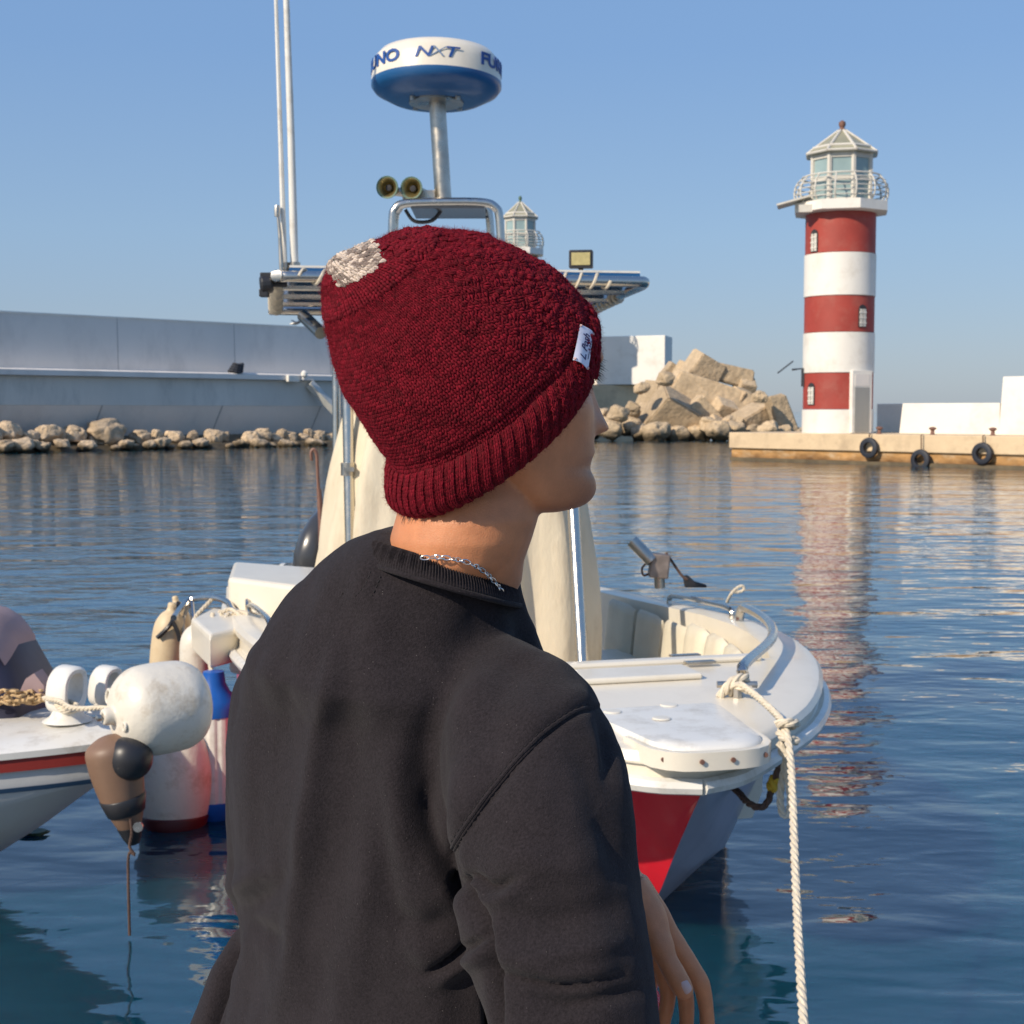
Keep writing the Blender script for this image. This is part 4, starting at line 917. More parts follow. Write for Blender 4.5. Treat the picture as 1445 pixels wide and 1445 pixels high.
fender('fender', 'ribbed white fender with a blue foot, second from the sweatshirt', c, (0, 0, 1), [(.06, -.13), (.095, -.12), (.10, .16), (.06, .2)], M['gel_cool'], M['fender_blue'], [[(.02, -.30), (.05, -.29), (.06, -.24), (.09, -.2), (.102, -.13), (.102, -.11)], [(.10, .15), (.09, .22), (.04, .30), (.02, .31)]], ribs=12, rib=.04, n=96)
ov = [(.005, -.17), (.05, -.165), (.078, -.13), (.085, -.06), (.085, .04), (.075, .10), (.05, .14), (.025, .16), (.02, .19), (.005, .195)]
fender('fender', 'smooth white oval fender hanging below the stern rail', at(277, 925, 7.3), (0, 0, 1), ov, M['fender_white'])
fender('fender', 'yellowed cream oval fender leftmost at the stern rail', at(237, 910, 7.6), (.12, 0, 1), [(r*1.05, h*1.2) for r, h in ov], M['fender_cream'])
fender('fender', 'small cream fender squeezed between the yellowed one and the white one', at(254, 885, 7.75), (-.15, 0, 1), [(r*.75, h*.9) for r, h in ov], M['fender_cream'])
fender('fender', 'big white fender with a dark red foot floating at the waterline', at(247, 1105, 6.45), (0, .1, 1), [(.01, -.20), (.12, -.195), (.155, -.13), (.175, 0), (.17, .12), (.14, .22), (.08, .28), (.03, .30)], M['fender_white'], M['boot_red'], [[(.02, -.30), (.10, -.28), (.135, -.22), (.157, -.15), (.150, -.14)]])
fr = [([at(300, 866, 7.2), at(297, 900, 6.9), at(296, 930, 6.7), at(299, 950, 6.55)], 'white rope tying the blue topped fender to the stern rail'),
      ([at(322, 866, 7.2), at(305, 895, 6.9), at(296, 915, 6.7), at(298, 952, 6.55)], 'second white rope slanting to the blue topped fender'),
      ([at(312, 862, 7.3), at(300, 875, 7.3), at(285, 880, 7.3), at(277, 897, 7.3)], 'rope tying the smooth white oval fender'),
      ([at(268, 848, 7.7), at(262, 865, 7.65), at(258, 880, 7.6), at(262, 905, 7.5)], 'rope hanging from the raised stern rail'),
      ([at(300, 845, 7.6), at(285, 860, 7.55), at(275, 872, 7.5), at(272, 890, 7.4)], 'rope slanting down across the raised stern rail'),
      ([at(352, 868, 7.1), at(335, 864, 7.2), at(322, 872, 7.2), at(312, 866, 7.2), at(325, 860, 7.2), at(340, 870, 7.1)], 'white rope wrapped loosely round the stern rail end')]
for pts, lb in fr: ropething('fender_rope', lb, pts, .011, 'rope_white', group='ropes at the motorboat stern')
ropething('black_strap', 'black strap tied over the yellowed cream fender', [at(252, 850, 7.65), at(246, 866, 7.6), at(240, 882, 7.5), at(222, 900, 7.5)], .012, 'black_plastic', twist=False, cat='strap')
ropething('black_strap', 'black strap running down right of the yellowed cream fender', [at(244, 878, 7.5), at(250, 890, 7.5), at(254, 905, 7.5)], .012, 'black_plastic', twist=False, cat='strap')

# ------------------------------------------------------------------ left boat
LO = Vector((-1.46, 5.40, 0)); LA = Vector((-.975, .22, 0)).normalized(); LL = Vector((LA.y, -LA.x, 0))
if LL.y > 0: LL = -LL           # towards the camera
def lp(t, s, z): return LO+LA*t+LL*s+Vector((0, 0, z))
B2 = [(0, .03), (.15, .16), (.4, .32), (.8, .50), (1.4, .66), (2.4, .78), (4.6, .78)]
G2 = [(0, .66), (1, .63), (4.6, .60)]
K2 = [(0, .56), (.2, .42), (.45, .24), (.75, .06), (1.1, -.12), (2, -.25), (4.6, -.28)]
lb_ = thing('small_boat', 'white wooden style boat bow with red and blue stripes at the left frame edge', 'boat', lp(2, 0, 0))
TS2 = [0, .03, .08, .15, .25, .4, .6, .8, 1.1, 1.4, 1.9, 2.4, 3.2, 4.0, 4.6]
mb = MB(); rings = []
for t in TS2:
    B, G, K = tabs(B2, t), tabs(G2, t), tabs(K2, t)
    half = [(B*1.0, G-.05), (B*.98, G-.13), (B*.96, G-.16), (B*.88, G-.16-(G-.16-K)*.25), (B*.82, G-.16-(G-.16-K)*.33), (B*.6, G-.16-(G-.16-K)*.62), (B*.3, G-.16-(G-.16-K)*.86), (0, K)]
    rings.append([lp(t, s, z) for s, z in half]+[lp(t, -s, z) for s, z in reversed(half[:-1])])
mb.loft(rings, cap=True, closed=False); mb.build('hull', M['hull_left'], lb_, smooth=True, flat_angle=50)
def stripe(nm, m, f0, f1, out, tmin=0):
    mb = MB()
    for sg in (1, -1):
        rg = []
        for t in TS2:
            if t < tmin: continue
            B, G, K = tabs(B2, t), tabs(G2, t), tabs(K2, t)
            def P(d):
                zz = G-d
                if d <= .16: return B*(1-.25*d), zz
                k = (d-.16)/max(.05, (G-.16-K)); return B*(.96-.08*min(1, k/.25)) if k < .25 else B*(.88-.5*(k-.25)), zz
            a, b = P(f0), P(f1); rg.append([lp(t, sg*(a[0]+out), a[1]), lp(t, sg*(b[0]+out), b[1]), lp(t, sg*(b[0]-.02), b[1]), lp(t, sg*(a[0]-.02), a[1])])
        mb.loft(rg)
    return mb.build(nm, m, lb_, smooth=True)
stripe('rub_rail', M['stripe_red'], .035, .085, .022); stripe('blue_stripe', M['stripe_blue'], .150, .168, .008); stripe('red_stripe', M['stripe_red'], .29, .305, .008, .45)
mb = MB(); rings = []
for t in TS2:
    B, G = tabs(B2, t)+.03, tabs(G2, t); rings.append([lp(t, s, z) for s, z in ((B, G-.035), (B+.004, G-.01), (B-.02, G), (B*.6, G+.02), (0, G+.03), (-B*.6, G+.02), (-B+.02, G), (-B-.004, G-.01), (-B, G-.035))])
mb.loft(rings); mb.build('deck', M['gel_cool'], lb_, smooth=True, flat_angle=40)
# bollard loops
def loopbollard(px, py, Y, s, rot, lb):
    c = at(px, py, Y); n = 28; rg = []
    for k in range(n):
        a = 2*PI*k/n; ca, sa = math.cos(a), math.sin(a)
        p = Vector((.040*math.copysign(abs(ca)**.8, ca)-.018*sa*0+.012*sa, 0, .075+.062*math.copysign(abs(sa)**.75, sa)))*s
        nn = Vector((ca, 0, sa)); th_ = .015*s*(1+.5*max(0, -sa)); dd_ = .052*s*(1-.1*sa)
        rg.append([Matrix.Rotation(rot, 3, 'Z') @ (p+nn*x+Vector((0, y, 0))) for x, y in ((-th_*.5, -dd_*.9), (th_*.4, -dd_), (th_, -dd_*.75), (th_, dd_*.75), (th_*.4, dd_), (-th_*.5, dd_*.9))])
    mb = MB(); m6 = 6; mb.v = [tuple(v) for r in rg for v in r]
    for i in range(n):
        for q in range(m6): mb.f.append((i*m6+q, i*m6+(q+1) % m6, ((i+1) % n)*m6+(q+1) % m6, ((i+1) % n)*m6+q)); mb.mi.append(0)
    mb.lathe([(.085*s, -.035*s), (.06*s, -.02*s), (.045*s, .005*s), (.05*s, .02*s)], (0, 0, 0), n=18)
    o = mb.build('fairlead', M['gel_cool'], lb_, smooth=True, flat_angle=50)
    o.matrix_parent_inverse = Matrix.Identity(4); o.location = c-lb_.location
loopbollard(95, 1002, 5.5, 1.15, .95, ''); loopbollard(150, 992, 5.7, 1.0, .95, '')
# straw rope on deck
rg = random.Random(5)
mb = MB()
for k in range(26):
    x0 = rg.uniform(-30, 60); y0 = 984+rg.uniform(-9, 9)
    pts = [at(x0+q*rg.uniform(8, 16), y0+rg.uniform(-5, 4)-q*.3, 5.6+rg.uniform(-.05, .05)) for q in range(5)]
    mb.tube(sm(pts, 3), .0055, 5)
c = at(30, 985, 5.6); o = mb.build('frayed_rope', M['rope_straw'], smooth=True)
for v in o.data.vertices: v.co -= c
o.location = c; tag(o, 'frayed straw coloured rope heaped on the left boat deck', 'rope')
ropething('fender_line', 'thin grey white line from the left boat deck to the round white fender', [at(62, 985, 5.45), at(85, 990, 5.35), at(98, 998, 5.3), at(118, 1000, 5.25), at(140, 999, 5.2), at(160, 1001, 5.12), at(181, 1001, 5.03)], .010, 'rope_white')
ropething('fender_line', 'line wound in turns round the near white fairlead of the left boat', [at(80, 996, 5.4), at(92, 1000, 5.36), at(108, 996, 5.42), at(96, 990, 5.5), at(80, 994, 5.42), at(92, 1004, 5.35), at(110, 1001, 5.4)], .010, 'rope_white')
# dark cover / windscreen on the left boat
mb = MB(); rings = []
for x, top in ((-90, 850), (-50, 856), (-14, 866), (4, 877), (20, 898), (34, 924), (46, 950), (54, 968)):
    a = at(x, top, 5.9); z0 = .62; hh = a.z-z0
    rings.append([Vector((a.x, 5.62+.28*math.sin(q)*0+yy, z0+hh*zz)) for yy, zz, q in ((0, 0, 0), (.04, .45, 0), (.12, .8, 0), (.28, 1, 0), (.5, .95, 0), (.62, .5, 0), (.66, 0, 0))])
mb.loft(rings); cv = mb.build('boat_cover', M['navy_cover'], lb_, smooth=True, flat_angle=60)
mb = MB(); rings = []
for x, top in ((-90, 848), (-50, 854), (-14, 864), (4, 875), (16, 889), (26, 905)):
    a = at(x, top, 5.9); z0 = .62; hh = a.z-z0; zb = at(x, top+24, 5.9).z
    rings.append([Vector((a.x, 5.612+yy, z)) for yy, z in ((.12, max(z0+.05, zb)), (.27, a.z+.004), (.5, a.z-.01), (.5, a.z-.05))])
mb.loft(rings); mb.build('cover_band', M['pink_cover'], cv, smooth=True)
mb = MB(); rings = []
for x, y in ((28, 975), (36, 958), (48, 950), (62, 968)):
    a = at(x, y, 5.6); b_ = at(x, 985, 5.6); rings.append([b_, a, a+Vector((0, .1, 0)), b_+Vector((0, .1, 0))])
mb.loft(rings); mb.build('cover_corner', M['pink_cover'], cv, smooth=True)
# big round fender
ax_ = Vector((-.80, -.58, -.03))
pr_ = [(.004, .175), (.02, .178), (.034, .185), (.036, .20), (.018, .203), (.012, .185), (.03, .16), (.06, .158), (.10, .15), (.135, .125), (.162, .08), (.169, .02), (.169, -.08), (.163, -.13), (.135, -.175), (.09, -.18), (.04, -.19), (.005, -.192)]
pr_ = [(.004, .168), (.010, .17), (.012, .20), (.026, .204), (.032, .19), (.034, .166), (.065, .162), (.105, .148), (.138, .12), (.162, .08), (.169, .02), (.168, -.06), (.161, -.11), (.135, -.155), (.09, -.182), (.04, -.193), (.005, -.195)]
bf = fender('fender', 'large scuffed round white buoy fender lashed to the bow of the left boat', at(221, 1000, 5.16), ax_, pr_, M['fender_white'], n=56)
mb = MB(); c = Vector(ax_).normalized()
mb.lathe([(.006, .205), (.012, .21), (.012, .225), (.004, .23)], (0, 0, 0), ax_, 12); o = mb.build('plug', M['steel_worn'], smooth=True); o.parent = bf
q = Vector((0, 0, 1)).rotation_difference(c)
for ang, rr, hh, r2 in ((PI*.5, .095, .15, .03), (-PI*.4, .09, .155, .016)):
    for sol in (0,):
        pos = q @ Vector((rr*math.cos(ang), rr*math.sin(ang), hh)); mb = MB()
        mb.tube([pos+q @ Vector((r2*math.cos(t), r2*.7*math.sin(t), 0)) for t in [2*PI*k/16 for k in range(16)]], .006, 6, closed=True); o = mb.build('moulded_lug', M['fender_white'], smooth=True); o.parent = bf
# tan fender with black tip under the bow
ft = fender('fender', 'tan fender with black bands hanging under the left boat bow', at(172, 1120, 5.05), (-.20, -.05, 1), [(.020, -.15), (.040, -.13), (.060, -.08), (.078, -.02), (.090, .05), (.095, .12), (.09, .18), (.05, .21), (.02, .22)], M['fender_tan'], M['black_plastic'], [[(.064, -.075), (.068, -.072), (.084, -.012), (.080, -.008)], [(.01, -.195), (.022, -.19), (.034, -.165), (.046, -.125), (.040, -.122)]])
fender('fender', 'black ball fender tucked under the large round white fender', at(183, 1070, 5.02), (0, 0, 1), [(.005, -.08), (.04, -.072), (.07, -.045), (.082, 0), (.07, .045), (.04, .072), (.005, .08)], M['black_plastic'])
ropething('fender_tail', 'dark rope trailing from the tan fender down into the water', [at(184, 1155, 5.0), at(186, 1175, 5.0), at(183, 1195, 5.0), at(190, 1206, 5.0), at(182, 1205, 5.0), at(181, 1240, 5.0), at(183, 1320, 5.0)], .0055, 'rope_dark')
mb = MB(); mb.lathe([(.010, -.004), (.018, -.004), (.018, .004), (.010, .004)], (0, 0, 0), (0, -1, .1), 16); o = mb.build('eyelet', M['steel'], smooth=True); o.parent = ft; o.location = at(195, 1167, 4.93)-ft.location
ropething('wooden_wedge', 'small brown wooden tab hanging under the left boat stem', [at(104, 1085, 5.3), at(92, 1100, 5.3), at(78, 1113, 5.3)], .022, 'fender_tan', twist=False, cat='wood tab')
# floating leaf
p = atz(46, 1176, .004); mb = MB(); mb.add([(.07*math.cos(a)*(1+.2*math.sin(3*a)), .05*math.sin(a)*(1+.2*math.cos(2*a)), .004*math.sin(2*a)) for a in [2*PI*k/14 for k in range(14)]]+[(.07*.9*math.cos(a), .045*math.sin(a), .012) for a in [2*PI*k/14 for k in range(14)]], [(k, (k+1) % 14, 14+(k+1) % 14, 14+k) for k in range(14)]+[tuple(range(14, 28))])
o = mb.build('seaweed', M['algae'], smooth=True); o.location = p; tag(o, 'small dark green seaweed clump floating below the left boat', 'seaweed')
# ------------------------------------------------------------------ the man
GZ = .30
BC = Vector((-.075, 1.40, 0))
YAW = 42.0
FB = Vector((math.sin(R(YAW)), math.cos(R(YAW)), 0)); RB = Vector((FB.y, -FB.x, 0))
PE = thing('person', 'man in a wine red knitted hat and black sweatshirt, back to the camera', 'person', (BC.x, BC.y, GZ))
M['skin'] = mat('skin', (.57, .232, .104), .48, var=.10, vscale=45, bump=.0005, bscale=650, sss=.12, dirt=(.34, .13, .06), dscale=28, damt=.35)
M['nail'] = mat('nail', (.62, .42, .37), .28)
def cloth(name, col):
    m = mat(name, col, .95, var=.38, vscale=420, bump=.0011, bscale=620, sheen=.06, spec=.15, dirt=tuple(min(1, c*1.5) for c in col), dscale=14, damt=.5)
    t = m.node_tree; p = t.nodes['Principled BSDF']; src = p.inputs['Base Color'].links[0].from_socket
    tc = t.nodes.new('ShaderNodeTexCoord'); v = t.nodes.new('ShaderNodeTexVoronoi'); v.inputs['Scale'].default_value = 260; t.links.new(tc.outputs['Object'], v.inputs['Vector'])
    mr = t.nodes.new('ShaderNodeMapRange'); mr.inputs[1].default_value = .10; mr.inputs[2].default_value = .05; mr.inputs[3].default_value = 0; mr.inputs[4].default_value = .8; t.links.new(v.outputs['Distance'], mr.inputs[0])
    wn = t.nodes.new('ShaderNodeSeparateColor'); t.links.new(v.outputs['Color'], wn.inputs[0]); g2 = t.nodes.new('ShaderNodeMath'); g2.operation = 'GREATER_THAN'; g2.inputs[1].default_value = .90; t.links.new(wn.outputs[0], g2.inputs[0])
    mu = t.nodes.new('ShaderNodeMath'); mu.operation = 'MULTIPLY'; t.links.new(mr.outputs[0], mu.inputs[0]); t.links.new(g2.outputs[0], mu.inputs[1])
    mx = t.nodes.new('ShaderNodeMix'); mx.data_type = 'RGBA'; t.links.new(mu.outputs[0], mx.inputs[0]); t.links.new(src, mx.inputs[6]); mx.inputs[7].default_value = (.22, .20, .19, 1); t.links.new(mx.outputs[2], p.inputs['Base Color'])
    return m
M['sweat'] = cloth('black_fleece', (.0205, .0168, .0192))
M['trouser'] = cloth('dark_denim', (.03, .034, .045))
M['hair'] = mat('hair', (.018, .012, .010), .5)
M['eye'] = mat('eye_white', (.7, .68, .64), .2); M['iris'] = mat('iris', (.08, .04, .02), .1)
M['silver'] = mat('silver', (.75, .73, .70), .22, metal=1.0)
M['sole'] = mat('sole', (.6, .58, .54), .6)
# ---- head (local: x forward, y left, z up)
HAZ = 58.0
FH = Vector((math.sin(R(HAZ)), math.cos(R(HAZ)), 0)); LH_ = Vector((-FH.y, FH.x, 0))
HO = Vector((-.0055, 1.300, 1.930))
HT = R(-1.5)
def hp(x, y, z):
    x2 = x*math.cos(HT)-z*math.sin(HT); z2 = x*math.sin(HT)+z*math.cos(HT)
    return HO+FH*x2+LH_*y+Vector((0, 0, z2))
XF = [(-.122, .056), (-.119, .075), (-.113, .088), (-.102, .095), (-.090, .094), (-.080, .086), (-.070, .090), (-.058, .091), (-.035, .089), (0, .088), (.02, .094), (.04, .088), (.07, .072), (.09, .052), (.105, .032), (.113, .010)]
XB = [(-.122, .030), (-.119, .01), (-.113, -.005), (-.102, -.018), (-.085, -.03), (-.07, -.045), (-.05, -.065), (-.03, -.08), (0, -.09), (.03, -.098), (.06, -.095), (.09, -.07), (.105, -.045), (.113, -.02)]
WW = [(-.122, .016), (-.119, .030), (-.113, .041), (-.102, .049), (-.085, .055), (-.07, .059), (-.05, .064), (-.03, .069), (0, .073), (.03, .076), (.06, .073), (.09, .056), (.105, .036), (.113, .012)]
def g(x, s): return math.exp(-(x/s)**2)
def headpt(th, z):
    xf, xb, w_ = tabs(XF, z), tabs(XB, z), tabs(WW, z)
    cx = (xf*.30+xb*.70); c, s = math.cos(th), math.sin(th)
    rx = (xf-cx) if c > 0 else (cx-xb)
    ex = .88 if z < -.02 else .92
    x = cx+rx*math.copysign(abs(c)**ex, c); y = w_*math.copysign(abs(s)**.92, s)*(1-.10*max(0, c))
    if c > 0:
        ay = abs(y)
        # nose
        if z <= .016:
            k = max(0, min(1, (.016-z)/.060)); hgt = .004+.023*k**1.3; wd = .0075+.0065*k**2
            if z < -.044: hgt *= math.exp(-((z+.044)/.0055)**2)
            x += hgt*g(ay, wd)
            x += .008*g(ay-.013, .006)*g(z+.040, .008)
        # sockets, brows, lips, chin
        x -= .012*g(ay-.031, .016)*g(z-.000, .013)
        x += .005*g(ay-.030, .022)*g(z-.022, .008)
        x += .0055*g(ay, .021)*g(z+.0665, .0042)*(1-.3*g(ay, .003)) + .0065*g(ay, .018)*g(z+.0775, .0048)
        x -= .004*g(ay, .020)*g(z+.0720, .0018)
        x -= .004*g(ay, .018)*g(z+.089, .006)
        x += .003*g(ay, .020)*g(z+.105, .012)
        y += math.copysign(.004, y)*g(ay-.055, .02)*g(z+.030, .02)
    return x, y
NB = MB()
rings = []
for z in list(np.linspace(-.1225, .1145, 88)):
    rings.append([hp(*headpt(2*PI*k/96, z), z) for k in range(96)])
NB.loft(rings)
# ears
for sg in (-1, 1):
    er = []
    for k in range(5):
        f = (k-2)/2; er.append([hp(-.012+f*.0+.016*math.cos(a)*(1-.2*f*f), sg*(.070+.005*(k)), -.010+.030*math.sin(a)*(1-.2*f*f)) for a in [2*PI*j/20 for j in range(20)]])
    NB.loft(er)
# neck
def ell(c, r1, r2, rot, n=40, tilt=0.0, e=1.0):
    u = Vector((math.cos(rot), math.sin(rot), 0)); v = Vector((-math.sin(rot), math.cos(rot), 0)); out = []
    for k in range(n):
        a = 2*PI*k/n; ca, sa = math.cos(a), math.sin(a)
        ca = math.copysign(abs(ca)**e, ca); sa = math.copysign(abs(sa)**e, sa)
        p = c+u*r1*ca+v*r2*sa; p.z += tilt*ca*r1; out.append(p)
    return out
def pz(px, py, Y): return at(px, py, Y)
neck = [(672, 610, 1.325, .060, .062), (668, 660, 1.32, .062, .064), (664, 700, 1.311, .0640, .070), (659, 730, 1.305, .0650, .071), (650, 760, 1.305, .0650, .071), (641, 790, 1.31, .0645, .069), (633, 820, 1.325, .069, .068), (618, 850, 1.34, .070, .068), (606, 900, 1.36, .075, .07)]
NB.loft([ell(pz(a, b, Y), r1, r2, R(20)) for a, b, Y, r1, r2 in neck])
# body under the clothes: torso, arms, legs
def btor(z, a, b, off=(0, 0)):
    c = BC+RB*off[0]+FB*off[1]+Vector((0, 0, z)); return ell(c, a, b, math.atan2(RB.y, RB.x), 40, 0, .85)
NB.loft([btor(z, a, b) for z, a, b in ((1.08, .15, .10), (1.25, .14, .09), (1.45, .14, .09), (1.58, .12, .08), (1.65, .07, .06), (1.70, .05, .05))])
def limb(pts, n=20, mb=None):
    P = sm([p for p, _ in pts], 6); rr = []
    for i in range(len(pts)-1):
        for k in range(6): rr.append(pts[i][1]+(pts[i+1][1]-pts[i][1])*k/6)
    rr.append(pts[-1][1]); (mb or NB).tube(P, rr, n)
# joints
S_R = at(735, 1055, 1.245); E_R = at(826, 1505, 1.13); W_R = at(985, 1560, 1.30)
S_L = at(440, 1000, 1.50); E_L = at(470, 1350, 1.82); W_L = at(872, 1225, 1.565)
limb([(S_R, .05), (S_R.lerp(E_R, .5), .036), (E_R, .034), (W_R, .027)])
limb([(S_L, .045), (S_L.lerp(E_L, .5), .04), (E_L, .036), (E_L.lerp(W_L, .4), .036), (W_L, .030)])
HIP = BC+Vector((0, 0, 1.12))
feet = []
for sg in (-1, 1):
    h = HIP+RB*sg*.09; kn = BC+RB*sg*.11+FB*.02+Vector((0, 0, .78)); an = BC+RB*sg*.12-FB*.02+Vector((0, 0, GZ+.09)); feet.append(an)
    limb([(h, .08), (h.lerp(kn, .5), .07), (kn, .05), (kn.lerp(an, .35), .05), (an, .034), (an-Vector((0, 0, .05)), .034)])
# ---- left hand hanging from the wrist (px, py, Y, radius m)
def chain(L, n=18, sub=5):
    P = sm([at(a, b, Y) for a, b, Y, r in L], sub); rr = []
    for i in range(len(L)-1):
        for k in range(sub):
            f = k/sub; f = f*f*(3-2*f); rr.append(L[i][3]+(L[i+1][3]-L[i][3])*f)
    rr.append(L[-1][3]); NB.tube(P, rr, n)
T_ = 1.505
chain([(884, 1256, 1.540, .026), (912, 1292, 1.530, .022), (930, 1330, 1.512, .0155), (942, 1356, 1.502, .0118), (953, 1376, 1.497, .0122), (962, 1392, 1.494, .0118), (969, 1402, 1.493, .0095), (973, 1407, 1.493, .0035)])       # thumb
chain([(893, 1248, 1.560, .019), (920, 1285, 1.556, .017), (946, 1322, 1.552, .0125), (963, 1346, 1.548, .0112), (979, 1370, 1.545, .0102), (988, 1386, 1.543, .0104), (993, 1402, 1.544, .0095), (997, 1428, 1.545, .0085), (998, 1450, 1.546, .0088), (997, 1478, 1.548, .0078), (996, 1488, 1.548, .003)])       # index
chain([(910, 1290, 1.575, .016), (935, 1330, 1.575, .0125), (955, 1372, 1.572, .0105), (964, 1394, 1.571, .0103), (968, 1412, 1.572, .0095), (969, 1440, 1.573, .0086), (966, 1465, 1.575, .0088), (961, 1495, 1.577, .0075), (959, 1505, 1.577, .003)])       # middle
chain([(900, 1290, 1.593, .016), (922, 1335, 1.594, .012), (936, 1375, 1.592, .0100), (942, 1395, 1.592, .0098), (942, 1412, 1.592, .0092), (937, 1440, 1.594, .0083), (931, 1462, 1.596, .0083), (924, 1488, 1.598, .007), (921, 1496, 1.598, .003)])       # ring
chain([(893, 1290, 1.610, .015), (908, 1330, 1.612, .0105), (917, 1362, 1.611, .0090), (919, 1380, 1.611, .0088), (916, 1398, 1.612, .008), (910, 1424, 1.614, .0073), (903, 1445, 1.615, .0065), (900, 1452, 1.615, .003)])       # little
# palm
def palmring(px, py, Y, hw, ht, k):
    c = at(px, py, Y); d = Vector((.62, .02, -.78)).normalized(); th = Vector((.78, 0, .62)); bd = Vector((0, 1, 0))
    return [c+th*ht*math.copysign(abs(math.cos(a))**.8, math.cos(a))+bd*hw*math.copysign(abs(math.sin(a))**.8, math.sin(a)) for a in [2*PI*j/24 for j in range(24)]]
NB.loft([palmring(872, 1228, 1.565, .027, .026, 0), palmring(884, 1245, 1.565, .030, .020, 0), palmring(900, 1272, 1.572, .037, .0185, 0), palmring(918, 1300, 1.578, .041, .0165, 0), palmring(930, 1322, 1.582, .040, .0135, 0), palmring(938, 1334, 1.584, .036, .010, 0)])
# ---- right hand, relaxed, below the frame
Wd = (W_R-E_R).normalized()
def rh(a, b, c): return W_R+Wd*a+Vector((0, 0, -1))*b+Wd.cross(Vector((0, 0, 1))).normalized()*c
NB.loft([[W_R+Wd*t+Vector((0, 0, 1))*h*math.sin(a)+Wd.cross(Vector((0, 0, 1))).normalized()*w_*math.cos(a) for a in [2*PI*j/20 for j in range(20)]] for t, w_, h in ((-.01, .027, .024), (.03, .036, .018), (.07, .042, .015), (.09, .040, .011))])
for c_, ln in ((-.030, .060), (-.010, .070), (.010, .075), (.030, .068)):
    limb([(rh(.07, 0, c_), .0105), (rh(.09+ln*.4, .008, c_*1.05), .0095), (rh(.09+ln*.8, .03, c_*1.05), .0088), (rh(.09+ln*.9, .055, c_), .0075)], 12)
limb([(rh(.015, .005, .028), .016), (rh(.045, .015, .052), .0125), (rh(.075, .024, .060), .0105), (rh(.095, .03, .058), .008)], 12)
bme = remeshed(NB, .0023, 3, .5)
bme.materials.append(M['skin'])
# short beard shadow on the jaw
_t = M['skin'].node_tree; _p = _t.nodes['Principled BSDF']; _s = _p.inputs['Base Color'].links[0].from_socket
_g = _t.nodes.new('ShaderNodeNewGeometry'); _d = _t.nodes.new('ShaderNodeVectorMath'); _d.operation = 'DISTANCE'; _t.links.new(_g.outputs['Position'], _d.inputs[0]); _d.inputs[1].default_value = hp(.070, 0, -.098)
_m = _t.nodes.new('ShaderNodeMapRange'); _m.inputs[1].default_value = .075; _m.inputs[2].default_value = .035; _m.inputs[3].default_value = 0; _m.inputs[4].default_value = .42; _t.links.new(_d.outputs['Value'], _m.inputs[0])
_n = _t.nodes.new('ShaderNodeTexNoise'); _n.inputs['Scale'].default_value = 900; _t.links.new(_g.outputs['Position'], _n.inputs['Vector']); _k = _t.nodes.new('ShaderNodeMath'); _k.operation = 'MULTIPLY_ADD'; _k.inputs[1].default_value = 1.6; _k.inputs[2].default_value = .2; _t.links.new(_n.outputs[0], _k.inputs[0])
_q = _t.nodes.new('ShaderNodeMath'); _q.operation = 'MULTIPLY'; _q.use_clamp = True; _t.links.new(_k.outputs[0], _q.inputs[0]); _t.links.new(_m.outputs[0], _q.inputs[1])
_x = _t.nodes.new('ShaderNodeMix'); _x.data_type = 'RGBA'; _t.links.new(_q.outputs[0], _x.inputs[0]); _t.links.new(_s, _x.inputs[6]); _x.inputs[7].default_value = (.10, .05, .035, 1); _t.links.new(_x.outputs[2], _p.inputs['Base Color'])
body = link('body', bme, PE)
# eyes
for sg in (-1, 1):
    c = hp(.0590, sg*.031, .0)
    mb = MB(); mb.lathe([(.0119*math.sin(a), -.0119*math.cos(a)) for a in np.linspace(0, PI, 14)], c, FH, 20); e = mb.build('eye', M['eye'], PE, smooth=True)
    mb = MB(); mb.lathe([(.0058, .0107), (.003, .0122), (.0001, .0125)], c, FH, 16); mb.build('iris', M['iris'], e, smooth=True)
# thumb nail
mb = MB(); c = at(966, 1394, 1.4825); ax1 = (at(973, 1407, 1.493)-at(953, 1376, 1.497)).normalized(); nn = Vector((-.12, -1, .25)).normalized(); nn = (nn-ax1*nn.dot(ax1)).normalized(); sd = ax1.cross(nn)
rg_ = []
for i in range(9):
    u = -1+2*i/8; row = []
    for j in range(9):
        v = -1+2*j/8; wv = .0068*math.sqrt(max(0, 1-(abs(u)**4)*.55)); row.append(c+ax1*(u*.0075)+sd*(v*wv)-nn*(.0042*v*v+.0012*u*u-.0002))
    rg_.append(row)
mb.loft(rg_, cap=False, closed=False); mb.build('thumbnail', M['nail'], PE, smooth=True)

# ---- sweatshirt
SB = MB()
# rings: (py at the body axis, left silhouette px, half width a, half depth b, forward offset)
UP = [(778, 552, 700, 1.322), (787, 534, 708, 1.323), (800, 514, 714, 1.328), (816, 490, 721, 1.335), (840, 456, 733, 1.345), (870, 416, 750, 1.36), (902, 380, 766, 1.37), (942, 346, 785, 1.38)]
SR = []
for py, L_x, R_x, Y in UP:
    ext = (R_x-L_x)/2/F*Y; kk = 1.36 if py < 810 else (1.24 if py < 830 else (1.12 if py < 850 else 1.03)); SR.append((py-(7 if py < 820 else 3), ext*1.05, ext*.9*kk, (L_x+R_x)/2, Y-.004))
SR += [(990, .180, .127, 557, 1.385), (1040, .190, .132, 558, 1.39), (1100, .194, .134, 559, 1.39), (1160, .193, .134, 560, 1.39), (1240, .189, .133, 562, 1.39), (1300, .186, .133, 563, 1.39), (1360, .188, .134, 560, 1.39), (1445, .192, .138, 556, 1.39), (1540, .192, .140, 556, 1.39), (1640, .185, .135, 556, 1.39), (1700, .165, .12, 556, 1.39)]
rings = []
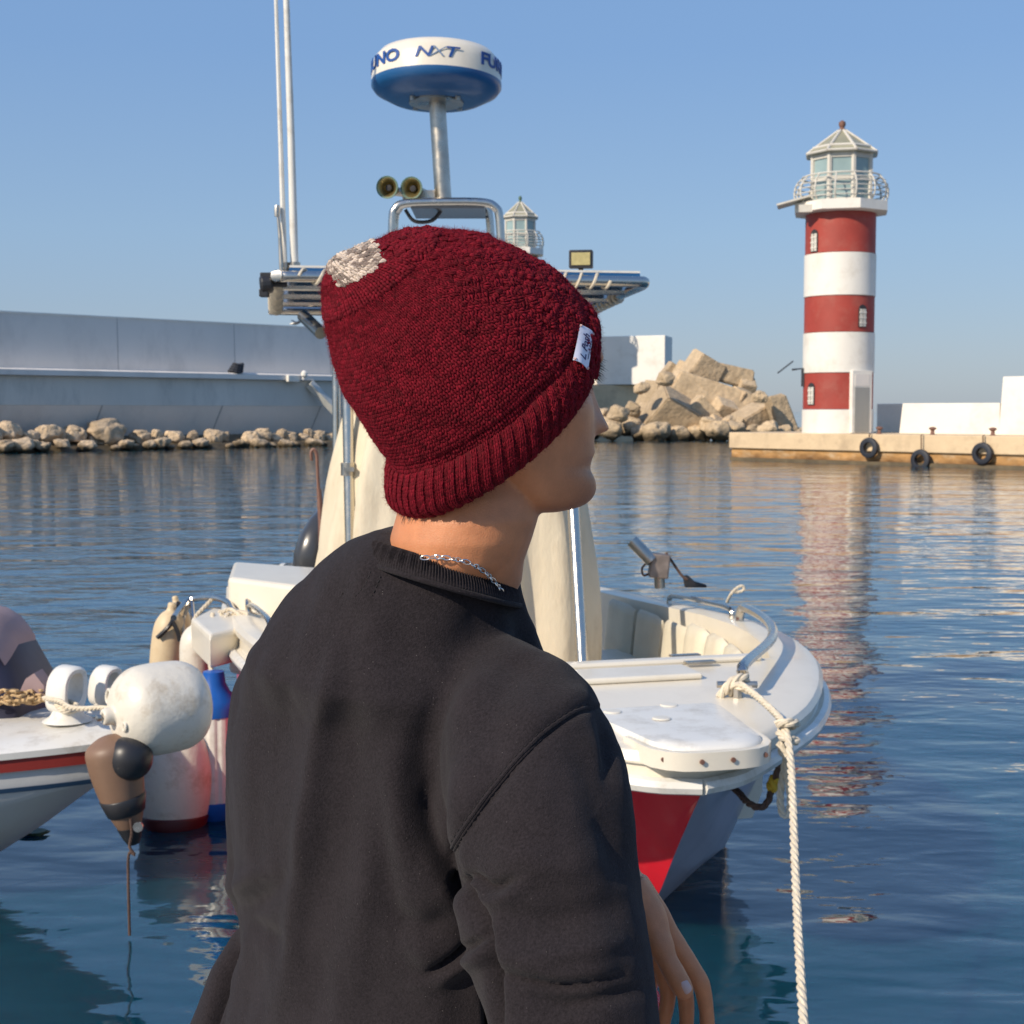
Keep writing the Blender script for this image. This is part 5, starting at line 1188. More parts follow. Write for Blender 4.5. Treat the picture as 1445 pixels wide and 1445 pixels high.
for py, a, b, cx, Y in SR:
    c = at(cx, py, Y); rings.append(ell(c, a, b, math.atan2(RB.y, RB.x), 72, -.34 if py < 830 else (-.34+.34*min(1, (py-830)/140)), .94))
SB.loft(rings)
def sleeve(pts, n=36): limb(pts, n, SB)
sleeve([(at(655, 960, 1.31), .05), (at(716, 1010, 1.262), .070), (at(742, 1066, 1.225), .078), (at(756, 1120, 1.195), .077), (at(764, 1190, 1.175), .078), (at(778, 1290, 1.155), .076), (at(800, 1390, 1.135), .073), (at(822, 1500, 1.12), .070), (at(860, 1545, 1.15), .062), (W_R.lerp(E_R, .35), .050), (W_R.lerp(E_R, .1), .040)])
sleeve([(at(545, 930, 1.42), .055), (at(472, 985, 1.50), .066), (at(420, 1020, 1.53), .074), (at(408, 1100, 1.56), .072), (at(412, 1250, 1.62), .068), (at(440, 1340, 1.72), .066), (at(520, 1345, 1.80), .062), (E_L.lerp(W_L, .35), .055), (E_L.lerp(W_L, .56), .044), (E_L.lerp(W_L, .62), .038)])
# lower-left flare (bunched hip of the sweatshirt)
SB.loft([ell(at(px, py, 1.47), r_, r_*.8, 0, 24) for px, py, r_ in ((420, 1270, .03), (405, 1330, .060), (390, 1390, .076), (378, 1460, .092), (370, 1560, .10), (390, 1640, .09))])
# rucked hem of the near sleeve (dark fold by the hand)
limb([(at(830, 1450, 1.16), .045), (at(862, 1458, 1.18), .038), (at(890, 1492, 1.22), .036), (at(935, 1545, 1.27), .038)], 20, SB)
sme = remeshed(SB, .0036, 18, .5)
nv = len(sme.vertices); co = np.empty(nv*3); sme.vertices.foreach_get('co', co); co = co.reshape(-1, 3)
no = np.empty(nv*3); sme.vertices.foreach_get('normal', no); no = no.reshape(-1, 3)
def seg_dist(px, py, line):
    d = np.full(len(px), 1e9); side = np.zeros(len(px)); tt = np.zeros(len(px)); L = 0; tot = sum(math.hypot(b[0]-a[0], b[1]-a[1]) for a, b in zip(line, line[1:]))
    for a, b in zip(line, line[1:]):
        dx, dy = b[0]-a[0], b[1]-a[1]; l = math.hypot(dx, dy)
        t = np.clip(((px-a[0])*dx+(py-a[1])*dy)/(l*l), 0, 1); ex = px-(a[0]+t*dx); ey = py-(a[1]+t*dy); q = np.hypot(ex, ey)
        k = q < d; d[k] = q[k]; side[k] = np.sign(dx*ey-dy*ex)[k]; tt[k] = ((L+t*l)/tot)[k]; L += l
    return d, side, tt
def sml(line, n=6): return [(p.x, p.y) for p in sm([Vector((a, b, 0)) for a, b in line], n)]
px_, py_ = proj(co); front = np.clip(-no[:, 1]*1.6+.35, 0, 1)
disp = np.zeros(nv)
def crease(line, wpx, depth, taper=True, fr=True):
    """valley (depth>0) or ridge (<0) sculpted along a line of the garment"""
    d, s, t = seg_dist(px_, py_, sml(line)); k = np.exp(-(d/wpx)**2)
    if taper: k = k*np.clip(np.sin(np.clip(t, .02, .98)*PI), 0, 1)**.6
    disp[:] -= depth*k*(front if fr else 1)
def pleat(line, wpx, depth, side=1):
    """asymmetric fold: sharp valley with a rounded ridge on one side"""
    d, s, t = seg_dist(px_, py_, sml(line)); sd = d*s*side
    k = np.clip(np.sin(np.clip(t, .02, .98)*PI), 0, 1)**.6*front
    prof = -np.exp(-(sd/(wpx*.35))**2)*.9+np.where(sd > 0, np.exp(-((sd-wpx*.9)/(wpx*.75))**2)*.75, 0)
    disp[:] += depth*k*prof
# deep fold in front of the armpit
crease([(640, 960), (612, 1010), (600, 1075), (600, 1130), (608, 1175), (626, 1215), (648, 1252)], 24, .009)
crease([(606, 1090), (602, 1130), (608, 1175), (626, 1215), (650, 1255)], 11, .007)
crease([(575, 1010), (560, 1080), (560, 1160), (580, 1230)], 26, -.006)
crease([(660, 960), (650, 1050), (655, 1120), (670, 1160)], 28, -.006)
crease([(780, 900), (740, 940), (700, 1000), (680, 1060)], 30, .004)
# folds radiating from the armpit over the sleeve
pleat([(640, 1245), (662, 1238), (690, 1252), (728, 1240)], 16, .008, 1)
crease([(655, 1252), (690, 1262), (720, 1250)], 8, .007)
crease([(690, 1225), (730, 1215), (790, 1225), (850, 1200)], 26, -.005)
crease([(700, 1290), (760, 1300), (830, 1290), (895, 1275)], 20, .005)
crease([(680, 1330), (740, 1350), (810, 1345), (890, 1325)], 16, -.006)
pleat([(690, 1368), (740, 1384), (800, 1392), (880, 1376)], 18, .006, -1)
crease([(740, 1410), (800, 1420), (870, 1405), (915, 1395)], 12, .007)
crease([(840, 1150), (870, 1200), (880, 1260)], 18, .004)
# arm against torso
crease([(645, 1250), (668, 1290), (686, 1330), (694, 1390), (698, 1450)], 9, .014, False)
pleat([(600, 1375), (640, 1352), (668, 1332), (680, 1318)], 18, .010, 1)
crease([(560, 1330), (610, 1345), (660, 1340)], 22, -.005)
crease([(560, 1290), (600, 1305), (640, 1290)], 16, .005)
# centre back folds
crease([(475, 887), (458, 980), (445, 1080), (430, 1200), (412, 1330), (392, 1440)], 16, -.0075)
crease([(505, 930), (498, 1030), (486, 1150), (468, 1280), (452, 1400)], 28, .0048)
crease([(405, 940), (390, 1060), (376, 1180), (362, 1280)], 26, .0045)
crease([(330, 1290), (352, 1278), (380, 1262), (410, 1230)], 14, .005)
crease([(322, 1262), (345, 1245), (375, 1225)], 15, -.006)
crease([(330, 1300), (360, 1310), (395, 1335)], 14, .005)
crease([(520, 1180), (510, 1290), (500, 1400)], 22, -.004)
crease([(540, 1100), (545, 1200), (560, 1300), (590, 1400)], 18, .004)
crease([(318, 1270), (330, 1330), (318, 1380), (300, 1445)], 7, .012, False)
crease([(390, 1300), (370, 1360), (350, 1440)], 20, .004)
# shoulder drape
crease([(530, 830), (500, 880), (480, 950)], 18, .0025)
crease([(700, 860), (660, 900), (610, 930)], 30, .004)
crease([(760, 890), (800, 930), (840, 1000)], 16, -.003)
crease([(842, 1000), (856, 1050), (862, 1110)], 9, .006)
# sleeve seam
seam = [(832, 1000), (812, 1007), (791, 1020), (768, 1037), (747, 1057), (727, 1078), (708, 1101), (690, 1123), (674, 1145), (658, 1168), (645, 1189), (638, 1205), (637, 1220), (645, 1250)]
d, s, t = seg_dist(px_, py_, sml(seam)); sd = d*s
fr2 = np.clip(front*2, 0, 1)
disp += fr2*(-.0022*np.exp(-(sd/6.0)**2)+.003*np.exp(-((sd-20)/22)**2)*(sd > 0))
# stitched mark left by the neck label
for ln in ([(523, 808), (516, 824), (508, 832)], [(483, 838), (479, 848)], [(537, 815), (530, 830), (526, 840)]):
    d, s, t = seg_dist(px_, py_, ln); disp -= .0011*np.exp(-(d/1.8)**2)*(np.sin(t*28) > -.3)*fr2
# cloth waviness everywhere
q = co*np.array([1, 1, 1])
wv = np.array([mnoise.noise(Vector((x*13, y*13, z*5))) *.0045 + mnoise.noise(Vector((x*26+4, y*26, z*16)))*.0020+mnoise.noise(Vector((x*70+4, y*70, z*50)))*.0005+mnoise.noise(Vector((x*24+9, y*24, z*3.2)))*.0042 for x, y, z in q])
disp += wv
disp *= 1.35; co = co+no*disp[:, None]
sme.vertices.foreach_set('co', co.ravel()); sme.update(); sme.materials.append(M['sweat'])
shirt = link('sweatshirt', sme, PE)
# sleeve seam: a flat overlocked ridge with rows of stitches lying on the cloth
from mathutils.bvhtree import BVHTree
_bm = bmesh.new(); _bm.from_mesh(sme); bvh = BVHTree.FromBMesh(_bm); _bm.free()
def onshirt(px, py, lift=.0):
    d = (at(px, py, 1.2)-Vector((0, 0, CAMZ))).normalized(); h = bvh.ray_cast(Vector((0, 0, CAMZ)), d)
    return (h[0]+h[1]*lift, h[1]) if h[0] else None
def cloth_line(line, off, r, lift, name, m=None, dash=0, flat=1.0):
    P = sml(line, 14); pts = []
    for i in range(len(P)):
        a, b = P[max(i-1, 0)], P[min(i+1, len(P)-1)]; dx, dy = b[0]-a[0], b[1]-a[1]; l = math.hypot(dx, dy) or 1
        q = onshirt(P[i][0]-dy/l*off, P[i][1]+dx/l*off, lift)
        if q and (not pts or (q[0]-pts[-1]).length < .02): pts.append(q[0])
    for _ in range(3): pts = [pts[0]]+[(pts[i-1]+pts[i]*2+pts[i+1])/4 for i in range(1, len(pts)-1)]+[pts[-1]]
    mb = MB()
    if dash:
        i = 0
        while i+dash < len(pts): mb.tube(pts[i:i+dash], r, 5); i += dash+2
    else: mb.tube(pts, r, 8)
    return mb.build(name, m or M['sweat'], shirt, smooth=True)
cloth_line(seam[:-1], 3.2, .0020, -.0002, 'sleeve_seam'); cloth_line(seam[:-1], -1.2, .0013, -.0002, 'sleeve_seam')
M['thread'] = mat('thread', (.012, .010, .011), .8)
for off in (7.5, ): cloth_line(seam[:-1], off, .0004, .0002, 'seam_stitching', M['thread'], 3)
for ln in ([(523, 806), (517, 822), (508, 834), (500, 842)], [(484, 836), (479, 846), (470, 856)][:2], [(537, 813), (531, 828), (524, 842)]): cloth_line(ln, 0, .0005, .0002, 'neck_label_stitch', M['thread'], 4)
# collar: ribbed band
N = 720; rings = []
cc = at(624, 808, 1.322)
def collar_ring(r1, r2, dz, out):
    rg = []
    for k in range(N):
        a = 2*PI*k/N; rib = .0011*math.cos(a*170)*out; 
        x = (r1+rib)*math.cos(a); y = (r2+rib)*math.sin(a)
        z = dz-.29*x-.10*y   # right side lower, back higher
        rg.append(Vector((cc.x+x, cc.y+y, cc.z+z)))
    return rg
prof = [(.0680, .079, -.012, 0), (.0730, .085, -.010, 0), (.0735, .085, -.005, .25), (.0715, .083, .001, 1), (.0690, .081, .006, 1), (.0668, .0785, .0105, 1), (.0645, .0755, .0130, .8), (.0625, .073, .012, .3), (.061, .0715, .006, 0), (.061, .0715, -.009, 0)]
mb = MB(); mb.loft([collar_ring(*p) for p in prof], cap=False); collar = mb.build('collar', M['sweat'], shirt, smooth=True, flat_angle=80)
mb = MB(); mb.tube([collar_ring(.0730, .0845, -.0095, 0)[k] for k in range(0, N, 8)], .0026, 10, closed=True); mb.build('collar_seam', M['sweat'], shirt, smooth=True)
# trousers, shoes
TB = MB()
TB.loft([ell(BC+Vector((0, 0, z)), a, b, math.atan2(RB.y, RB.x), 40, 0, .9) for z, a, b in ((1.30, .16, .12), (1.2, .17, .125), (1.1, .175, .13), (1.03, .16, .12))])
for sg, an in zip((-1, 1), feet):
    h = HIP+RB*sg*.09-Vector((0, 0, .06)); kn = BC+RB*sg*.11+FB*.02+Vector((0, 0, .78))
    limb([(h, .095), (h.lerp(kn, .5), .088), (kn, .075), (kn.lerp(an, .5), .070), (an+Vector((0, 0, .02)), .066), (an-Vector((0, 0, .03)), .064)], 24, TB)
tme = remeshed(TB, .007, 6, .5)
for v in tme.vertices:
    p = v.co; v.co = p+v.normal*(.006*mnoise.noise(Vector((p.x*12, p.y*12, p.z*9)))+.003*mnoise.noise(Vector((p.x*30, p.y*30, p.z*30))))
tme.materials.append(M['trouser']); link('trousers', tme, PE)
for an in feet:
    mb = MB(); rings = []
    for t, w_, h in ((-.095, .018, .05), (-.085, .032, .085), (-.05, .038, .10), (0, .040, .10), (.05, .044, .085), (.10, .048, .062), (.145, .046, .045), (.175, .034, .034), (.188, .014, .022)):
        c = Vector((an.x, an.y, GZ+.02))+FB*t
        rings.append([c+RB*w_*math.copysign(abs(math.cos(a))**.7, math.cos(a))+Vector((0, 0, max(0, math.sin(a))*h)) for a in [2*PI*j/24 for j in range(24)]])
    mb.loft(rings); s_ = mb.build('shoe', M['black_plastic'], PE, smooth=True, flat_angle=50)
    mb = MB(); rings = []
    for z in (.002, .022):
        rings.append([Vector((an.x, an.y, GZ+z))+FB*t+RB*w_*sg for sg, tw in ((1, ((-.10, .0), (-.085, .034), (0, .042), (.10, .050), (.15, .047), (.18, .034), (.193, .0))), (-1, ((.18, .034), (.15, .047), (.10, .050), (0, .042), (-.085, .034)))) for t, w_ in tw])
    mb.loft(rings); mb.build('sole', M['sole'], s_)
# necklace: links lying round the neck base
def neckpt(a):
    x = .0705*math.cos(a); y = .076*math.sin(a); return Vector((cc.x+x, cc.y+y, cc.z+.0165-.20*x-.11*y))
pts = [neckpt(a) for a in np.linspace(R(-92), R(-18), 200)]
pts = [at(px, py, Y) for px, py, Y in ((600, 787, 1.2365), (616, 786, 1.236), (636, 788, 1.236), (655, 792, 1.238), (672, 799, 1.243), (686, 809, 1.251), (697, 820, 1.260), (706, 832, 1.270), (713, 845, 1.280))]
pts = sm(pts, 12)
nl = MB(); Ls = [0]
for a, b in zip(pts, pts[1:]): Ls.append(Ls[-1]+(b-a).length)
dd = 0; i = 0; k = 0
while dd < Ls[-1]-.003:
    while i < len(Ls)-2 and Ls[i+1] < dd: i += 1
    p = pts[i].lerp(pts[i+1], (dd-Ls[i])/(Ls[i+1]-Ls[i])); tdir = (pts[i+1]-pts[i]).normalized()
    long_ = (k % 4 == 0); la = .0042 if long_ else .0026; wb = .0019
    nrm = Vector((0.1, -1, .5)); nrm = (nrm-tdir*nrm.dot(tdir)).normalized(); sd_ = tdir.cross(nrm)
    tw = R(35 if k % 2 else -35); u = sd_*math.cos(tw)+nrm*math.sin(tw)
    nl.tube([p+tdir*la*math.cos(a)+u*wb*math.sin(a) for a in [2*PI*j/14 for j in range(14)]], .0006, 6, closed=True)
    dd += la*2-.0016+(.0002); k += 1
chn = nl.build('necklace', M['silver'], PE, smooth=True)
# ------------------------------------------------------------------ knitted hat
K_ = 1.30/F            # metres per photo pixel at the head
HC = at(700, 621, 1.300)
e1 = Vector((.794, 0, .608)); a1 = Vector((-.608, 0, .794)); TAU = R(22)
e1 = e1.normalized(); a1 = a1.normalized(); TW = Vector((0, -1, 0))
HA = a1*math.cos(TAU)+TW*math.sin(TAU); HW = TW*math.cos(TAU)-a1*math.sin(TAU)
SC = 1/math.cos(TAU)
LP = [(0, -163), (20, -166), (40, -157), (62, -143), (78, -138), (110, -136), (150, -133), (176, -130), (210, -121), (237, -110), (270, -93), (291, -82), (312, -66), (322, -57), (331, -46), (338, -36), (342, -28), (343, -20)]
RP = [(0, 158), (10, 172), (27, 187), (45, 199), (62, 208), (80, 215), (94, 216), (110, 214), (135, 209), (157, 203), (180, 193), (201, 183), (225, 170), (247, 155), (270, 133), (287, 114), (303, 96), (314, 73), (324, 42), (334, 8), (341, -12), (343, -20)]
def hatpt(h, th, out=0.0):
    """h: px along the crown axis, th: around; out: metres outward"""
    l, r = tabs(LP, h), tabs(RP, h); c = (l+r)/2*K_; p = (r-l)/2*K_+out; q = (r-l)/2*K_*.865+out
    if h < 80: q *= .99
    ct, st = math.cos(th), math.sin(th)
    # lower edge of the cuff tilts round the head a little
    return HC+HA*(h*K_*SC*.938)+e1*(c+p*ct)+HW*(q*st)
def hatn(h, th):
    d = .5
    a = hatpt(h, th+.02)-hatpt(h, th-.02); b = hatpt(min(h+2, 343), th)-hatpt(max(h-2, 0), th)
    n = a.cross(b)
    if n.length < 1e-12: return HA.copy()
    n.normalize(); return n
def yarn(name, base, dark, var):
    m = bpy.data.materials.new(name); m.use_nodes = True; t = m.node_tree; p = t.nodes['Principled BSDF']
    p.inputs['Roughness'].default_value = .85; p.inputs['Sheen Weight'].default_value = .12; p.inputs['Sheen Roughness'].default_value = .5; p.inputs['Sheen Tint'].default_value = (base[0]*1.6, base[1]*3, base[2]*3, 1); p.inputs['Specular IOR Level'].default_value = .2
    at_ = t.nodes.new('ShaderNodeAttribute'); at_.attribute_name = 'yarn'
    n = t.nodes.new('ShaderNodeTexNoise'); n.inputs['Scale'].default_value = 900; n.inputs['Detail'].default_value = 3
    tc = t.nodes.new('ShaderNodeTexCoord'); t.links.new(tc.outputs['Object'], n.inputs['Vector'])
    mm = t.nodes.new('ShaderNodeMath'); mm.operation = 'ADD'; t.links.new(at_.outputs['Fac'], mm.inputs[0]); t.links.new(n.outputs[0], mm.inputs[1])
    mr = t.nodes.new('ShaderNodeMapRange'); mr.inputs[1].default_value = .5; mr.inputs[2].default_value = 1.5; t.links.new(mm.outputs[0], mr.inputs[0])
    r = t.nodes.new('ShaderNodeMix'); r.data_type = 'RGBA'; t.links.new(mr.outputs[0], r.inputs[0]); r.inputs[6].default_value = dark+(1,); r.inputs[7].default_value = base+(1,)
    t.links.new(r.outputs[2], p.inputs['Base Color'])
    return m
M['wool'] = yarn('wine_wool', (.205, .0054, .0165), (.070, .0020, .0058), .3)
M['wool_cream'] = yarn('cream_wool', (.66, .55, .46), (.20, .15, .13), .5)
# base cap under the stitches
def hatgrid(h0, h1, nh, out, name, m, parent):
    def q(h, th):
        n = hatn(h, th); p = hatpt(h, th)
        if n.dot(p-(HC+HA*.10)) < 0: n = -n
        return p+n*out
    mb = MB(); mb.loft([[q(h0+(h1-h0)*i/nh, 2*PI*k/120) for k in range(120)] for i in range(nh+1)], cap=True); return mb.build(name, m, parent, smooth=True, flat_angle=80)
hat = hatgrid(30, 342.5, 90, -.0055, 'knit_hat', M['wool'], PE)
# stitch geometry
NS, NR = 6, 5
def stitches(items, name, m, parent):
    """items: list of (P, T, S, N, w, l, jitter, lift)"""
    n = len(items)
    if not n: return None
    A = np.array([[*i[0], *i[1], *i[2], *i[3], i[4], i[5], i[6]] for i in items])
    P, T, S, Nn = A[:, 0:3], A[:, 3:6], A[:, 6:9], A[:, 9:12]; w_, l_, j_ = A[:, 12:13], A[:, 13:14], A[:, 14]
    vs = []; ring_k = [(.10, -.62, .00, .16), (.27, -.30, .14, .25), (.31, .05, .22, .27), (.24, .38, .14, .23), (.12, .66, -.06, .14)]
    for sg in (-1, 1):
        for (x, y, zl, r) in ring_k:
            C = P+T*(sg*x*w_)+S*(y*l_)+Nn*(zl*w_)
            for k in range(NS):
                a = 2*PI*k/NS; vs.append(C+T*(math.cos(a)*r*w_)*1.0+Nn*(math.sin(a)*r*w_*1.25))
    V = np.stack(vs, 1); per = V.shape[1]; V = V+RNG.normal(0, 1, V.shape)*(.035*w_)[:, None, :]
    fs = []
    for g_ in range(2):
        o = g_*NR*NS
        for i in range(NR-1):
            for k in range(NS): k2 = (k+1) % NS; fs.append((o+i*NS+k, o+i*NS+k2, o+(i+1)*NS+k2, o+(i+1)*NS+k))
    fs = np.array(fs); FF = (fs[None]+(np.arange(n)*per)[:, None, None]).reshape(-1, 4)
    me = bpy.data.meshes.new(name); V = V.reshape(-1, 3)
    me.vertices.add(len(V)); me.vertices.foreach_set('co', V.ravel())
    me.loops.add(FF.size); me.loops.foreach_set('vertex_index', FF.ravel().astype(np.int32))
    me.polygons.add(len(FF)); me.polygons.foreach_set('loop_start', np.arange(0, FF.size, 4, dtype=np.int32)); me.polygons.foreach_set('loop_total', np.full(len(FF), 4, dtype=np.int32))
    me.polygons.foreach_set('use_smooth', np.ones(len(FF), dtype=bool)); me.update(calc_edges=True)
    at_ = me.attributes.new('yarn', 'FLOAT', 'POINT'); at_.data.foreach_set('value', np.repeat(j_, per).astype(np.float32))
    me.materials.append(m); return link(name, me, parent)
PATCH = at(503, 374, 1.25)
pd = (at(542, 350, 1.25)-at(465, 396, 1.25)).normalized()
crown, cream = [], []
# rows spaced along the meridian arc
hs = []; h = 64.0
while h < 342.3:
    hs.append(h)
    p0 = hatpt(h, PI*.5); step = 1.0
    d0 = (hatpt(min(h+.5, 343), 1.2)-hatpt(h, 1.2)).length/.5; d1 = (hatpt(min(h+.5, 343), 2.6)-hatpt(h, 2.6)).length/.5
    h += .0036/max(d0, d1, 1e-5)
rr_ = random.Random(11)
circ0 = 126
for j, h in enumerate(hs):
    ring_ = [hatpt(h, 2*PI*k/48) for k in range(48)]; C_ = sum((ring_[k]-ring_[k-1]).length for k in range(48))
    ncol = circ0
    while C_/ncol < .0030 and ncol > 7: ncol //= 2
    wcol = C_/ncol
    for k in range(ncol):
        th = 2*PI*(k+.5)/ncol+.0009*h
        if math.sin(th) < -.55 and (j+k) % 2: pass
        P = hatpt(h, th); T = (hatpt(h, th+.03)-hatpt(h, th-.03)).normalized(); Sv = (hatpt(min(h+1.5, 343), th)-hatpt(h-1.5, th))
        if Sv.length < 1e-7: continue
        Sv.normalize(); Nn = T.cross(Sv); 
        if Nn.length < .1: continue
        Nn.normalize()
        if Nn.dot(P-(HC+HA*.10)) < 0: Nn = -Nn
        lump = .0016*mnoise.noise(P*34)+.0010*mnoise.noise(P*90)
        fz = max(0, min(1, (math.cos(th)-.15)/.5))    # fluffier toward the front
        P2 = P+Nn*(lump-.0042+rr_.gauss(0, .0002+.0005*fz)); rot = rr_.gauss(0, .10+.38*fz); T2 = T*math.cos(rot)+Sv*math.sin(rot); S2 = Sv*math.cos(rot)-T*math.sin(rot)
        it = (P2, T2, S2, Nn, wcol*1.02, .0049, max(0, min(1, rr_.gauss(.5, .22))), 0)
        xx, yy = proj(np.array([[*P]])); dx, dy = xx[0]-503, yy[0]-373; u = dx*.86-dy*.51; v = dx*.51+dy*.86
        if Nn.y < .25 and (u/38)**4+(v/(16 if v > 0 else 40))**4+.7*mnoise.noise(P*150) < 1: cream.append((P2+Nn*.0012, T2, S2, Nn, max(wcol*1.02, .0048), .0048, rr_.choice([-.5, 0, .3, .7, 1]), 0))
        else: crown.append(it)
kn = stitches(crown, 'crown_stitches', M['wool'], hat)
stitches(cream, 'cream_patch', M['wool_cream'], hat)
# folded ribbed cuff
def cuffr(h, th, rib=True):
    """outward bulge of the cuff"""
    k = max(0, min(1, h/72)); b = .0062*math.sin(PI*min(1, max(0, (h+4)/80)))**.6
    return b
NRIB = 60
cit = []; h = -1.0; j = 0
cuff_h = lambda th: 68+17*max(0, math.cos(th))**1.5
rows = 17
wob = lambda th: 2.5*mnoise.noise(Vector((math.cos(th)*2.2, math.sin(th)*2.2, 3)))
def cuffpt(f, th, extra=0.0):
    H = cuff_h(th)+wob(th); h = f*H
    if f <= 1 and f >= 0:
        o = .0058*(1-abs(2*f-1)**3.2)
        return hatpt(max(0, h)*.96+2.0, th, o+extra)
    return None
mb = MB(); mb.loft([[cuffpt(f, 2*PI*k/184, -.0028+.0008*math.cos(NRIB*2*PI*k/184)) for k in range(184)] for f in np.linspace(0, 1, 16)]+[[hatpt(66, 2*PI*k/184, -.008) for k in range(184)], [hatpt(10, 2*PI*k/184, -.0085) for k in range(184)], [cuffpt(0, 2*PI*k/184, -.0028) for k in range(184)]], cap=False)
cuff = mb.build('cuff', M['wool'], hat, smooth=True, flat_angle=80)
for j in range(-1, rows+1):
    f = min(1, max(0, (j+.3)/rows))
    for k in range(NRIB*4):
        th = 2*PI*(k+.5)/(NRIB*4); q_ = k % 4
        P = cuffpt(f, th); T = (cuffpt(f, th+.02)-cuffpt(f, th-.02)).normalized(); Sv = (cuffpt(min(1, f+.05), th)-cuffpt(max(0, f-.05), th)).normalized()
        Nn = T.cross(Sv).normalized()
        if Nn.dot(P-HC) < 0: Nn = -Nn
        ex = -Sv*.0028 if j == -1 else (Sv*.0028 if j == rows else Vector((0, 0, 0)))
        fz = max(0, min(1, (math.cos(th)-.05)/.5))
        rib = .0009 if q_ in (1, 2) else -.0007
        rib *= (1-.55*fz)
        lump = .0014*mnoise.noise(P*40)
        rot = rr_.gauss(0, .08+.40*fz); T2 = T*math.cos(rot)+Sv*math.sin(rot); S2 = Sv*math.cos(rot)-T*math.sin(rot)
        wc = .0033
        cit.append((P+ex+Nn*(rib-.0022+lump-(.0015 if j in (-1, rows) else 0)+rr_.gauss(0, .0002+.0005*fz)), T2, S2, Nn, wc*(1.0 if q_ in (1, 2) else .9), .0046, max(0, min(1, rr_.gauss(.55 if q_ in (1, 2) else .3, .2))), 0))
stitches(cit, 'cuff_stitches', M['wool'], cuff)
# fuzz: loose wool fibres
def fuzz(src, count, name, m, parent, ln=(.0025, .0065), seed=1):
    rg = np.random.default_rng(seed); idx = rg.integers(0, len(src), count); V = []; Fc = []
    for n_, i in enumerate(idx):
        P, T, S_, Nn, w_, l_ = src[i][:6]; P = np.array(P)+np.array(T)*rg.normal(0, .0015)+np.array(S_)*rg.normal(0, .0015)+np.array(Nn)*.0010
        d = np.array(Nn)*rg.uniform(.3, 1)+np.array(T)*rg.normal(0, .8)+np.array(S_)*rg.normal(0, .8); d /= np.linalg.norm(d)
        c = rg.normal(0, 1, 3); c -= d*c.dot(d); c /= np.linalg.norm(c); L = rg.uniform(*ln)*.8
        s_ = np.cross(d, c)*.00009; b = len(V)
        for t_ in (0, .35, .7, 1):
            q = P+d*L*t_+c*L*.45*t_*t_; ww = s_*(1-.6*t_); V.append(q-ww); V.append(q+ww)
        for t_ in range(3): Fc.append((b+2*t_, b+2*t_+1, b+2*t_+3, b+2*t_+2))
    me = bpy.data.meshes.new(name); me.from_pydata([tuple(v) for v in V], [], Fc); at_ = me.attributes.new('yarn', 'FLOAT', 'POINT'); at_.data.foreach_set('value', np.full(len(V), .8, dtype=np.float32)); me.materials.append(m)
    o = link(name, me, parent); o['kind'] = 'stuff'; return o
fuzz(crown, 62000, 'wool_fuzz', M['wool'], hat); fuzz(cit, 15000, 'wool_fuzz', M['wool'], cuff, seed=2); fuzz(cream, 1400, 'cream_fuzz', M['wool_cream'], hat, seed=3)
# hair tufts escaping in front below the cuff, and at the nape
mb = MB(); hg = random.Random(4)
_bm = bmesh.new(); _bm.from_mesh(bme); BB_ = BVHTree.FromBMesh(_bm); _bm.free()
def strand(p, d, L, bend, r=.00035):
    pts = [p+d*L*t+bend*L*t*t for t in (0, .33, .66, 1)]; mb.tube(pts, [r, r*.9, r*.6, r*.2], 4)
for k in range(260):
    f = hg.random(); p0 = at(832+hg.uniform(-4, 2), 488+f*34, 1.322+hg.uniform(0, .03)); strand(p0, Vector((hg.uniform(.3, .8), hg.uniform(-.3, .6), hg.uniform(-1, -.2))).normalized(), hg.uniform(.006, .014), Vector((hg.uniform(.2, .5), 0, -.3)))
for k in range(50):
    p0 = at(829+hg.uniform(-3, 2), 532+hg.uniform(-4, 4), 1.325+hg.uniform(0, .02)); strand(p0, Vector((1, hg.uniform(-.1, .4), hg.uniform(-.2, .2))).normalized(), hg.uniform(.004, .010), Vector((0, 0, -.1)))
mb.build('hair', M['hair'], PE); mb = MB()
for k in range(420):
    f = hg.random(); x0 = 572+f*75+hg.uniform(-6, 6); y0 = 722-f*28+hg.uniform(-4, 14)
    d_ = (at(x0, y0, 1.25)-Vector((0, 0, CAMZ))).normalized(); hb_ = BB_.ray_cast(Vector((0, 0, CAMZ)), d_)
    if hb_[0]: strand(hb_[0], (hb_[1]*.35+Vector((hg.uniform(-.3, .5), 0, -1))).normalized(), hg.uniform(.003, .008), Vector((0, 0, -.1)), .00016)
mb.build('nape_hair', M['hair'], PE)
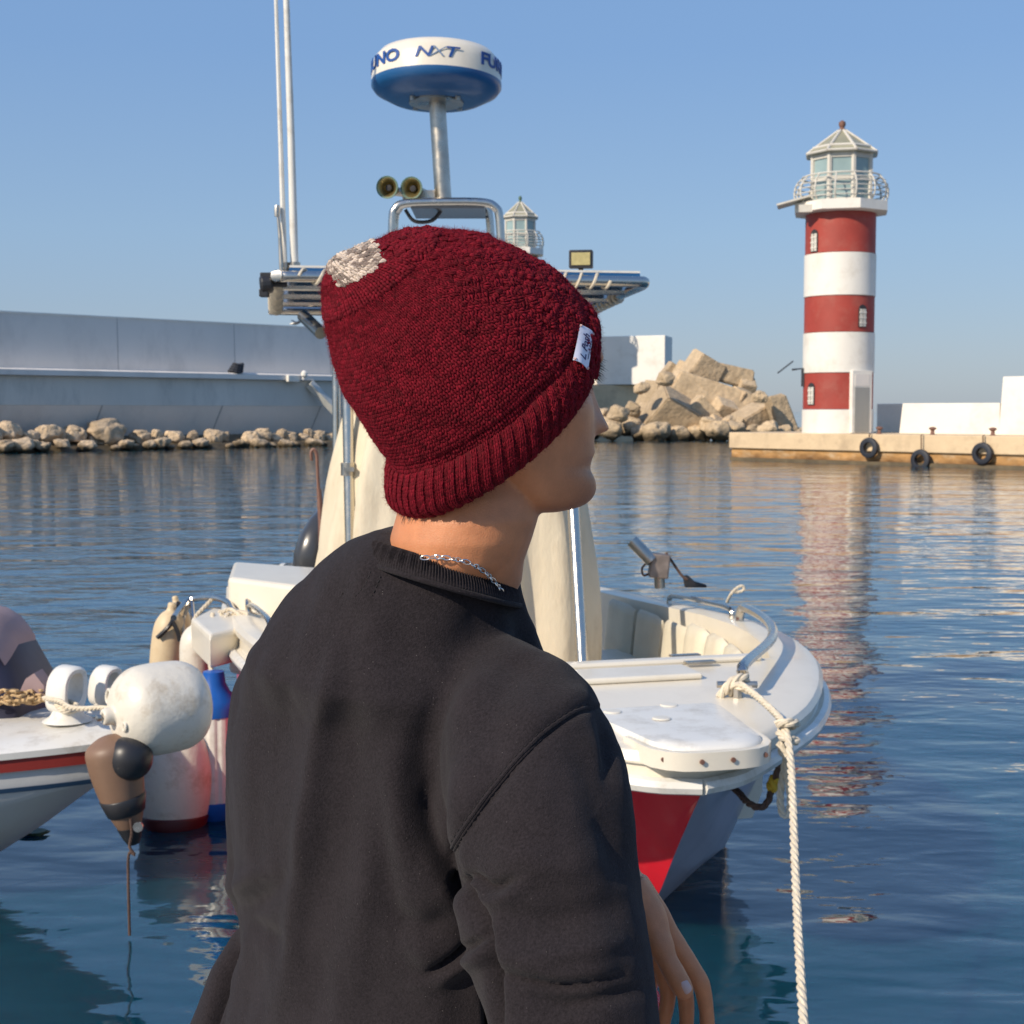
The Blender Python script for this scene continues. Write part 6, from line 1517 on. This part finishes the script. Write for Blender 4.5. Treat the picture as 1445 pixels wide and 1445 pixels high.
# label on the cuff
P4 = [(815, 459), (831, 472), (825, 521), (806, 508)]     # top left, top right, bottom right, bottom left
def solve(px, py):
    best = None
    lo = None
    for ti in range(0, 161):
        th = .0+ti*.01
        for fi in range(0, 41):
            f = fi/40; q = cuffpt(f, th, .0030); x, y = proj(np.array([[*q]])); e = (x[0]-px)**2+(y[0]-py)**2
            if best is None or e < best[0]: best = (e, f, th, q)
    return best
M['label'] = mat('label_cloth', (.72, .73, .82), .6, bump=.0001, bscale=3000); M['ink'] = mat('ink', (.02, .03, .12), .6)
Yl = [solve(819, 462)[3].y-.003, solve(808, 508)[3].y-.004]
c4 = [at(818, 458, Yl[0]), at(836, 471, Yl[0]+.013), at(829, 522, Yl[1]+.013), at(808, 508, Yl[1])]
def lblpt(u, v, o=0.0):     # u across (0 left..1 right), v up
    p = (c4[3]*(1-u)+c4[2]*u)*(1-v)+(c4[0]*(1-u)+c4[1]*u)*v
    nn = (c4[1]-c4[0]).cross(c4[3]-c4[0]).normalized()
    if nn.dot(Vector((0, -1, 0))) < 0: nn = -nn
    bul = .0022*(1-(2*u-1)**2)+.0012*math.sin(u*6+v*3)*.4
    return p+nn*(.0008+bul+o)
mb = MB(); mb.loft([[lblpt(i/8, j/12, 0) for i in range(9)] for j in range(13)], cap=False, closed=False); mb.loft([[lblpt(i/8, j/12, -.0006) for i in range(9)] for j in range(13)], cap=False, closed=False)
lab = mb.build('label', M['label'], cuff, smooth=True)
# lettering: runs upward along v
def on_label(me, u0, v0, su, sv, shear=0):
    bm = bmesh.new(); bm.from_mesh(me); bmesh.ops.triangulate(bm, faces=bm.faces)
    for v in bm.verts: v.co = lblpt(u0-v.co.y*su, v0+v.co.x*sv, .0005+v.co.z*.1)
    bm.to_mesh(me); bm.free(); me.materials.append(M['ink']); return link('lettering', me, lab)
on_label(text_mesh('L. Posh', 1.0, .001, .012, .3), .46, .48, .58, .235)
on_label(text_mesh('-------- & --------', .4, .001, .012, .2), .80, .48, .50, .20)
mb = MB()
for (b, u, v) in ((0, .03, .97), (1, .95, .96), (2, .95, .03), (3, .05, .04)):
    for a in (0, 1.1, 2.3): mb.tube([lblpt(u+.06*math.cos(a)*q, v+.03*math.sin(a)*q, .0008*(1-q*q)+.0002) for q in (-1, 0, 1)], .0005, 5)
mb.build('label_stitch', M['nail'], lab)
